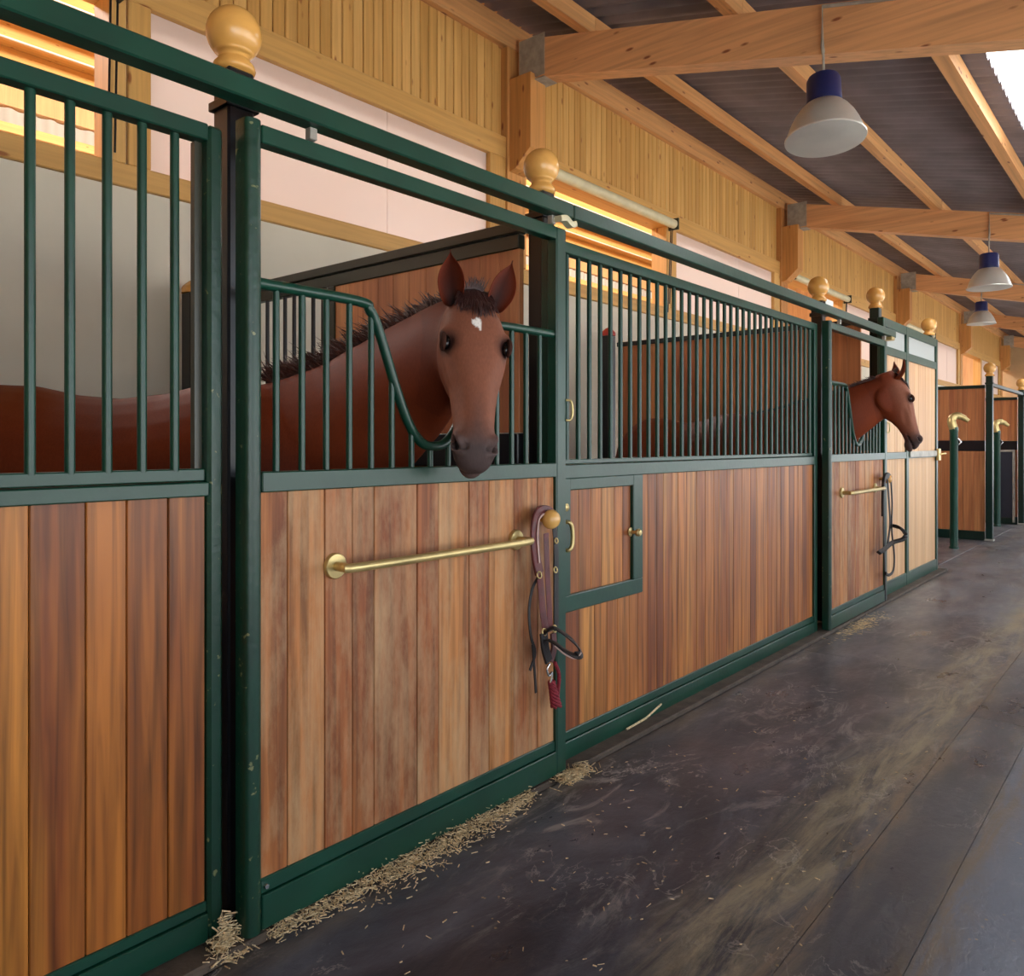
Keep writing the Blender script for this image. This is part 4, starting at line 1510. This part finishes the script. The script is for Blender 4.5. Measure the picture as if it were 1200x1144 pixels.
def straws(name, label, n, fn, lmin=.02, lmax=.07, r=.0013):
    m = MB()
    for i in range(n):
        x, y, z = fn()
        an = rs.uniform(0, math.pi)
        el = rs.uniform(-.25, .25)
        d = Vector((math.cos(an), math.sin(an), math.sin(el))) * rs.uniform(lmin, lmax) * .5
        if abs(d.z) > z:
            d.z = z * (1 if d.z > 0 else -1) * .9
        p = Vector((x, y, z + .002))
        m.tube([p - d, p + d], r * rs.uniform(.7, 1.6), 3)
    o = m.build(name, 'straw', None)
    return tag(o, label, 'straw', None, 'stuff')


def under_door():
    x = rs.uniform(1.17, 2.28)
    k = math.sin((x - 1.15) / 1.15 * math.pi)
    return x, 1.850 - abs(rs.gauss(0, .022 + .03 * k)), abs(rs.gauss(0, .010 + .006 * k)) + (.022 if False else .006)


def heap():
    r = abs(rs.gauss(0, .040))
    an = rs.uniform(0, 6.28)
    return 1.07 + r * math.cos(an) * .9, 1.86 + r * math.sin(an) * .7, rs.uniform(0, 1) * max(0, .085 + .04 * math.sin(an * 2 + 1) - r * 1.1) * rs.random() + .008


straws('straw', 'spilt straw lying along the foot of the near sliding door', 3400, under_door, .004, .022)
straws('straw', 'small heap of straw at the foot of the nearest post', 700, heap, .01, .04)
straws('straw', 'wisps of straw at the foot of the post below the halter', 260, lambda: (2.50 + rs.gauss(0, .05), 1.80 + rs.gauss(0, .02), rs.uniform(.004, .03)), .02, .06)
straws('straw', 'pale scattered crumbs on the floor by the distant door', 300, lambda: (5.9 + rs.gauss(0, .22), 1.74 + rs.gauss(0, .035), .004), .01, .04)
straws('straw', 'single straws strewn over the dark floor near the camera', 160, lambda: (rs.uniform(.9, 2.6) + abs(rs.gauss(0, .8)), rs.uniform(.75, 1.75), .002), .004, .018)
sk = MB().tube([(3.02, 1.885, .03), (3.16, 1.87, .045), (3.30, 1.87, .075)], .005, 6).build('straw_stalk', 'straw', None, True)
tag(sk, 'pale dry stalk leaning on the bottom rail under the feed hatch', 'stalk')
for o in list(C.objects):
    if '_l' in o:
        del o['_l']
